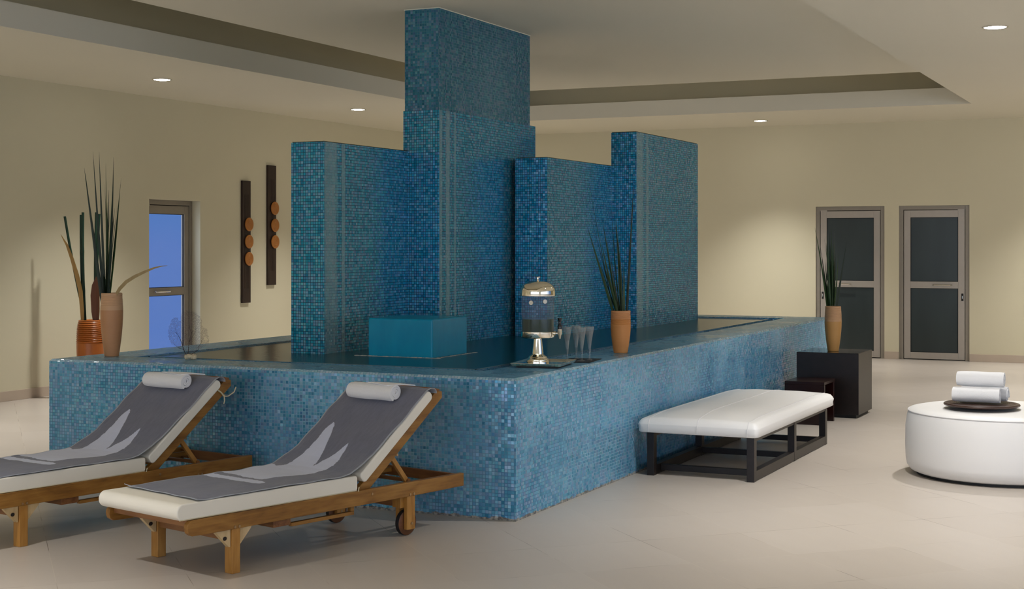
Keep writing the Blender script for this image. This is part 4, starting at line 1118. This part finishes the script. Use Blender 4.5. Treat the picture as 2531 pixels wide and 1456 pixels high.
for k in range(1, 15):
    a = k / 14 * PI / 2; prof.append((.012 + (R_ - .009) * math.cos(a) ** .8, ze + .025 + (ztop - ze - .025) * math.sin(a)))
bm = BM(); lathe(bm, prof + [(0, ztop)], 56); lid = obj('lid', bm, M['chrome'], t, smooth=True, ang=40)
bm = BM(); zk = zpy(684)
lathe(bm, [(0, ztop - .002), (.009, ztop - .002), (.006, ztop + .006), (.006, zk - .006), (.016, zk - .004), (.017, zk), (0, zk + .001)], 24); obj('knob', bm, M['chrome'], lid, smooth=True, ang=40)
tapd = (RT * .96 - FW * .28).normalized()
zt_ = zpy(823)
bm = BM(); tube(bm, [tapd * (R_ - .01) + Vector((0, 0, zt_)), tapd * (R_ + .028) + Vector((0, 0, zt_))], .006, 12)
tube(bm, [tapd * (R_ - .002) + Vector((0, 0, zt_)), tapd * (R_ + .008) + Vector((0, 0, zt_))], .014, 16); tp = obj('tap', bm, M['chrome'], t, smooth=True, ang=40)
tcn = tapd * (R_ + .036)
bm = BM(); lathe(bm, [(0, zt_ + .026), (.014, zt_ + .026), (.014, zt_ - .004), (.009, zt_ - .012), (.005, zt_ - .034), (0, zt_ - .036)], 20, c=(tcn.x, tcn.y, 0)); obj('spout', bm, M['cup'], tp, smooth=True, ang=40)
bm = BM(); lathe(bm, [(0, zt_ + .026), (.012, zt_ + .026), (.014, zt_ + .045), (.008, zt_ + .056), (.008, zt_ + .075), (.013, zt_ + .090), (.013, zt_ + .095), (0, zt_ + .096)], 20, c=(tcn.x, tcn.y, 0)); obj('tap_lever', bm, M['plastic'], tp, smooth=True, ang=40)
for sd, zz in ((-.22, zpy(747)), (.22, zpy(744))):
    dv = (-FW * math.cos(sd * 1.9) + RT * math.sin(sd * 1.9)).normalized()
    bm = BM(); tube(bm, [dv * (R_ - .004) + Vector((0, 0, zz)), dv * (R_ + .002) + Vector((0, 0, zz))], .0135, 20); obj('medallion', bm, M['medal'], t, smooth=True, ang=40)

# glasses and their dark coaster
cst = empty('glass_mat', 'flat dark mat under the champagne flutes on the basin rim', 'mat', (1.335, .165, HB + .0006), R(8))
bm = BM(); box(bm, -.165, .165, -.105, .105, 0, .004); obj('pad', bm, M['black'], cst, bevel=.0015)
def make_flute():
    t = empty('champagne_flute', '', 'glass')
    bm = BM()
    lathe(bm, [(0, 0), (.031, 0), (.031, .0015), (.012, .006), (.006, .010), (.0055, .03), (.0085, .068), (.0092, .072), (0, .0722)], 32); obj('foot', bm, M['flute'], t, smooth=True, ang=40)
    bm = BM(); ou = [(.0082, .0723), (.012, .10), (.018, .14), (.025, .18), (.032, .216)]
    lathe(bm, ou + [(r - .0012, z) for r, z in ou[::-1]], 32, closed=True); obj('bowl', bm, M['flute'], t, smooth=True, ang=60)
    return t
fl = make_flute()
glasses = [((1.29, .235), HB + .005, 'empty clear champagne flute nearest the dispenser'), ((1.43, .230), HB + .005, 'empty clear champagne flute, second from the dispenser'),
           ((1.27, .125), HB + .005, 'empty clear champagne flute, third from the dispenser'), ((1.365, .110), HB + .005, 'empty clear champagne flute, nearest the reed vase')]
for i, (p, z, lab) in enumerate(glasses):
    o = fl if i == 0 else copy_tree(fl)
    o.location = (*p, z); o['label'] = lab; o['group'] = 'clear champagne flutes on the basin rim'

# ------------------------------------------------------------------ wall sculptures
def sculpture(label, x0, x1, z0, z1, discs):
    t = empty('wall_sculpture', label, 'wall sculpture', ((x0 + x1) / 2, WY, (z0 + z1) / 2)); o0 = Vector(t.location)
    t['group'] = 'wall sculptures of dark boards with clay discs'
    bm = BM(); box(bm, x0 - o0.x, x1 - o0.x, -.030, -.001, z0 - o0.z, z1 - o0.z); obj('board', bm, M['board'], t, bevel=.003)
    bm = BM(); zc = sum(d[1] for d in discs) / 3 - o0.z; w = (x1 - x0) / 2
    for k in range(4):
        xx = -w * .5 + k * w / 3; box(bm, xx - .002, xx + .002, -.032, -.029, zc - .58, zc + .58)
    obj('groove', bm, M['board'], t)
    for dx, dz in discs:
        bm = BM(); prof = [(0, 0), (.078, 0), (.085, .008), (.083, .017), (.076, .021)]
        for k in range(5):
            r0 = .070 - k * .014; prof += [(r0, .022), (r0 - .003, .018), (r0 - .006, .022)]
        lathe(bm, prof + [(0, .0225)], 48)
        for v in bm.verts: v.co = Vector((v.co.x + dx - o0.x, -.031 - v.co.z, v.co.y + dz - o0.z))
        obj('clay_disc', bm, M['disc'], t, smooth=True, ang=35)
    return t
sculpture('lower left dark wall board with three clay discs', 7.555, 7.725, .832, 2.341, [(7.675, 1.802), (7.675, 1.588), (7.675, 1.375)])
sculpture('higher right dark wall board with three clay discs', 8.101, 8.281, 1.040, 2.557, [(8.235, 2.013), (8.240, 1.797), (8.242, 1.587)])

# ------------------------------------------------------------------ sky outside the glass door
w = bpy.data.worlds.new('world'); bpy.context.scene.world = w; w.use_nodes = True
nt = w.node_tree; nt.nodes.clear(); out = nt.nodes.new('ShaderNodeOutputWorld'); bg = nt.nodes.new('ShaderNodeBackground')
tc_ = nt.nodes.new('ShaderNodeTexCoord')
sx = nt.nodes.new('ShaderNodeSeparateXYZ'); L(nt, tc_.outputs['Generated'], sx.inputs[0])
# evening sky: deep blue on the far side of the building, bright fill glow added behind the camera
dn = nt.nodes.new('ShaderNodeVectorMath'); dn.operation = 'DOT_PRODUCT'; L(nt, tc_.outputs['Generated'], dn.inputs[0]); dn.inputs[1].default_value = (-.97, -.243, 0)
dk = ramp(nt, sx.outputs[2], [(0, (.092, .185, .46)), (.05, (.068, .19, .44)), (.5, (.05, .15, .38))])
glow = nt.nodes.new('ShaderNodeMapRange'); glow.inputs['From Min'].default_value = -.1; glow.inputs['From Max'].default_value = .8; L(nt, dn.outputs['Value'], glow.inputs['Value'])
cr = mixc(nt, glow.outputs[0], dk, GLOW)
L(nt, cr, bg.inputs[0]); bg.inputs[1].default_value = 1.0; L(nt, bg.outputs[0], out.inputs[0])

# ------------------------------------------------------------------ view
sc = bpy.context.scene
sc.view_settings.view_transform = 'Standard'; sc.view_settings.look = 'None'; sc.view_settings.gamma = 1
sc.view_settings.use_curve_mapping = False; sc.view_settings.exposure = .17
sc.cycles.max_bounces = 7; sc.cycles.diffuse_bounces = 4; sc.cycles.glossy_bounces = 4; sc.cycles.transmission_bounces = 4; sc.cycles.transparent_max_bounces = 16
sc.cycles.sample_clamp_indirect = 4.0
sc.cycles.caustics_reflective = False; sc.cycles.caustics_refractive = False
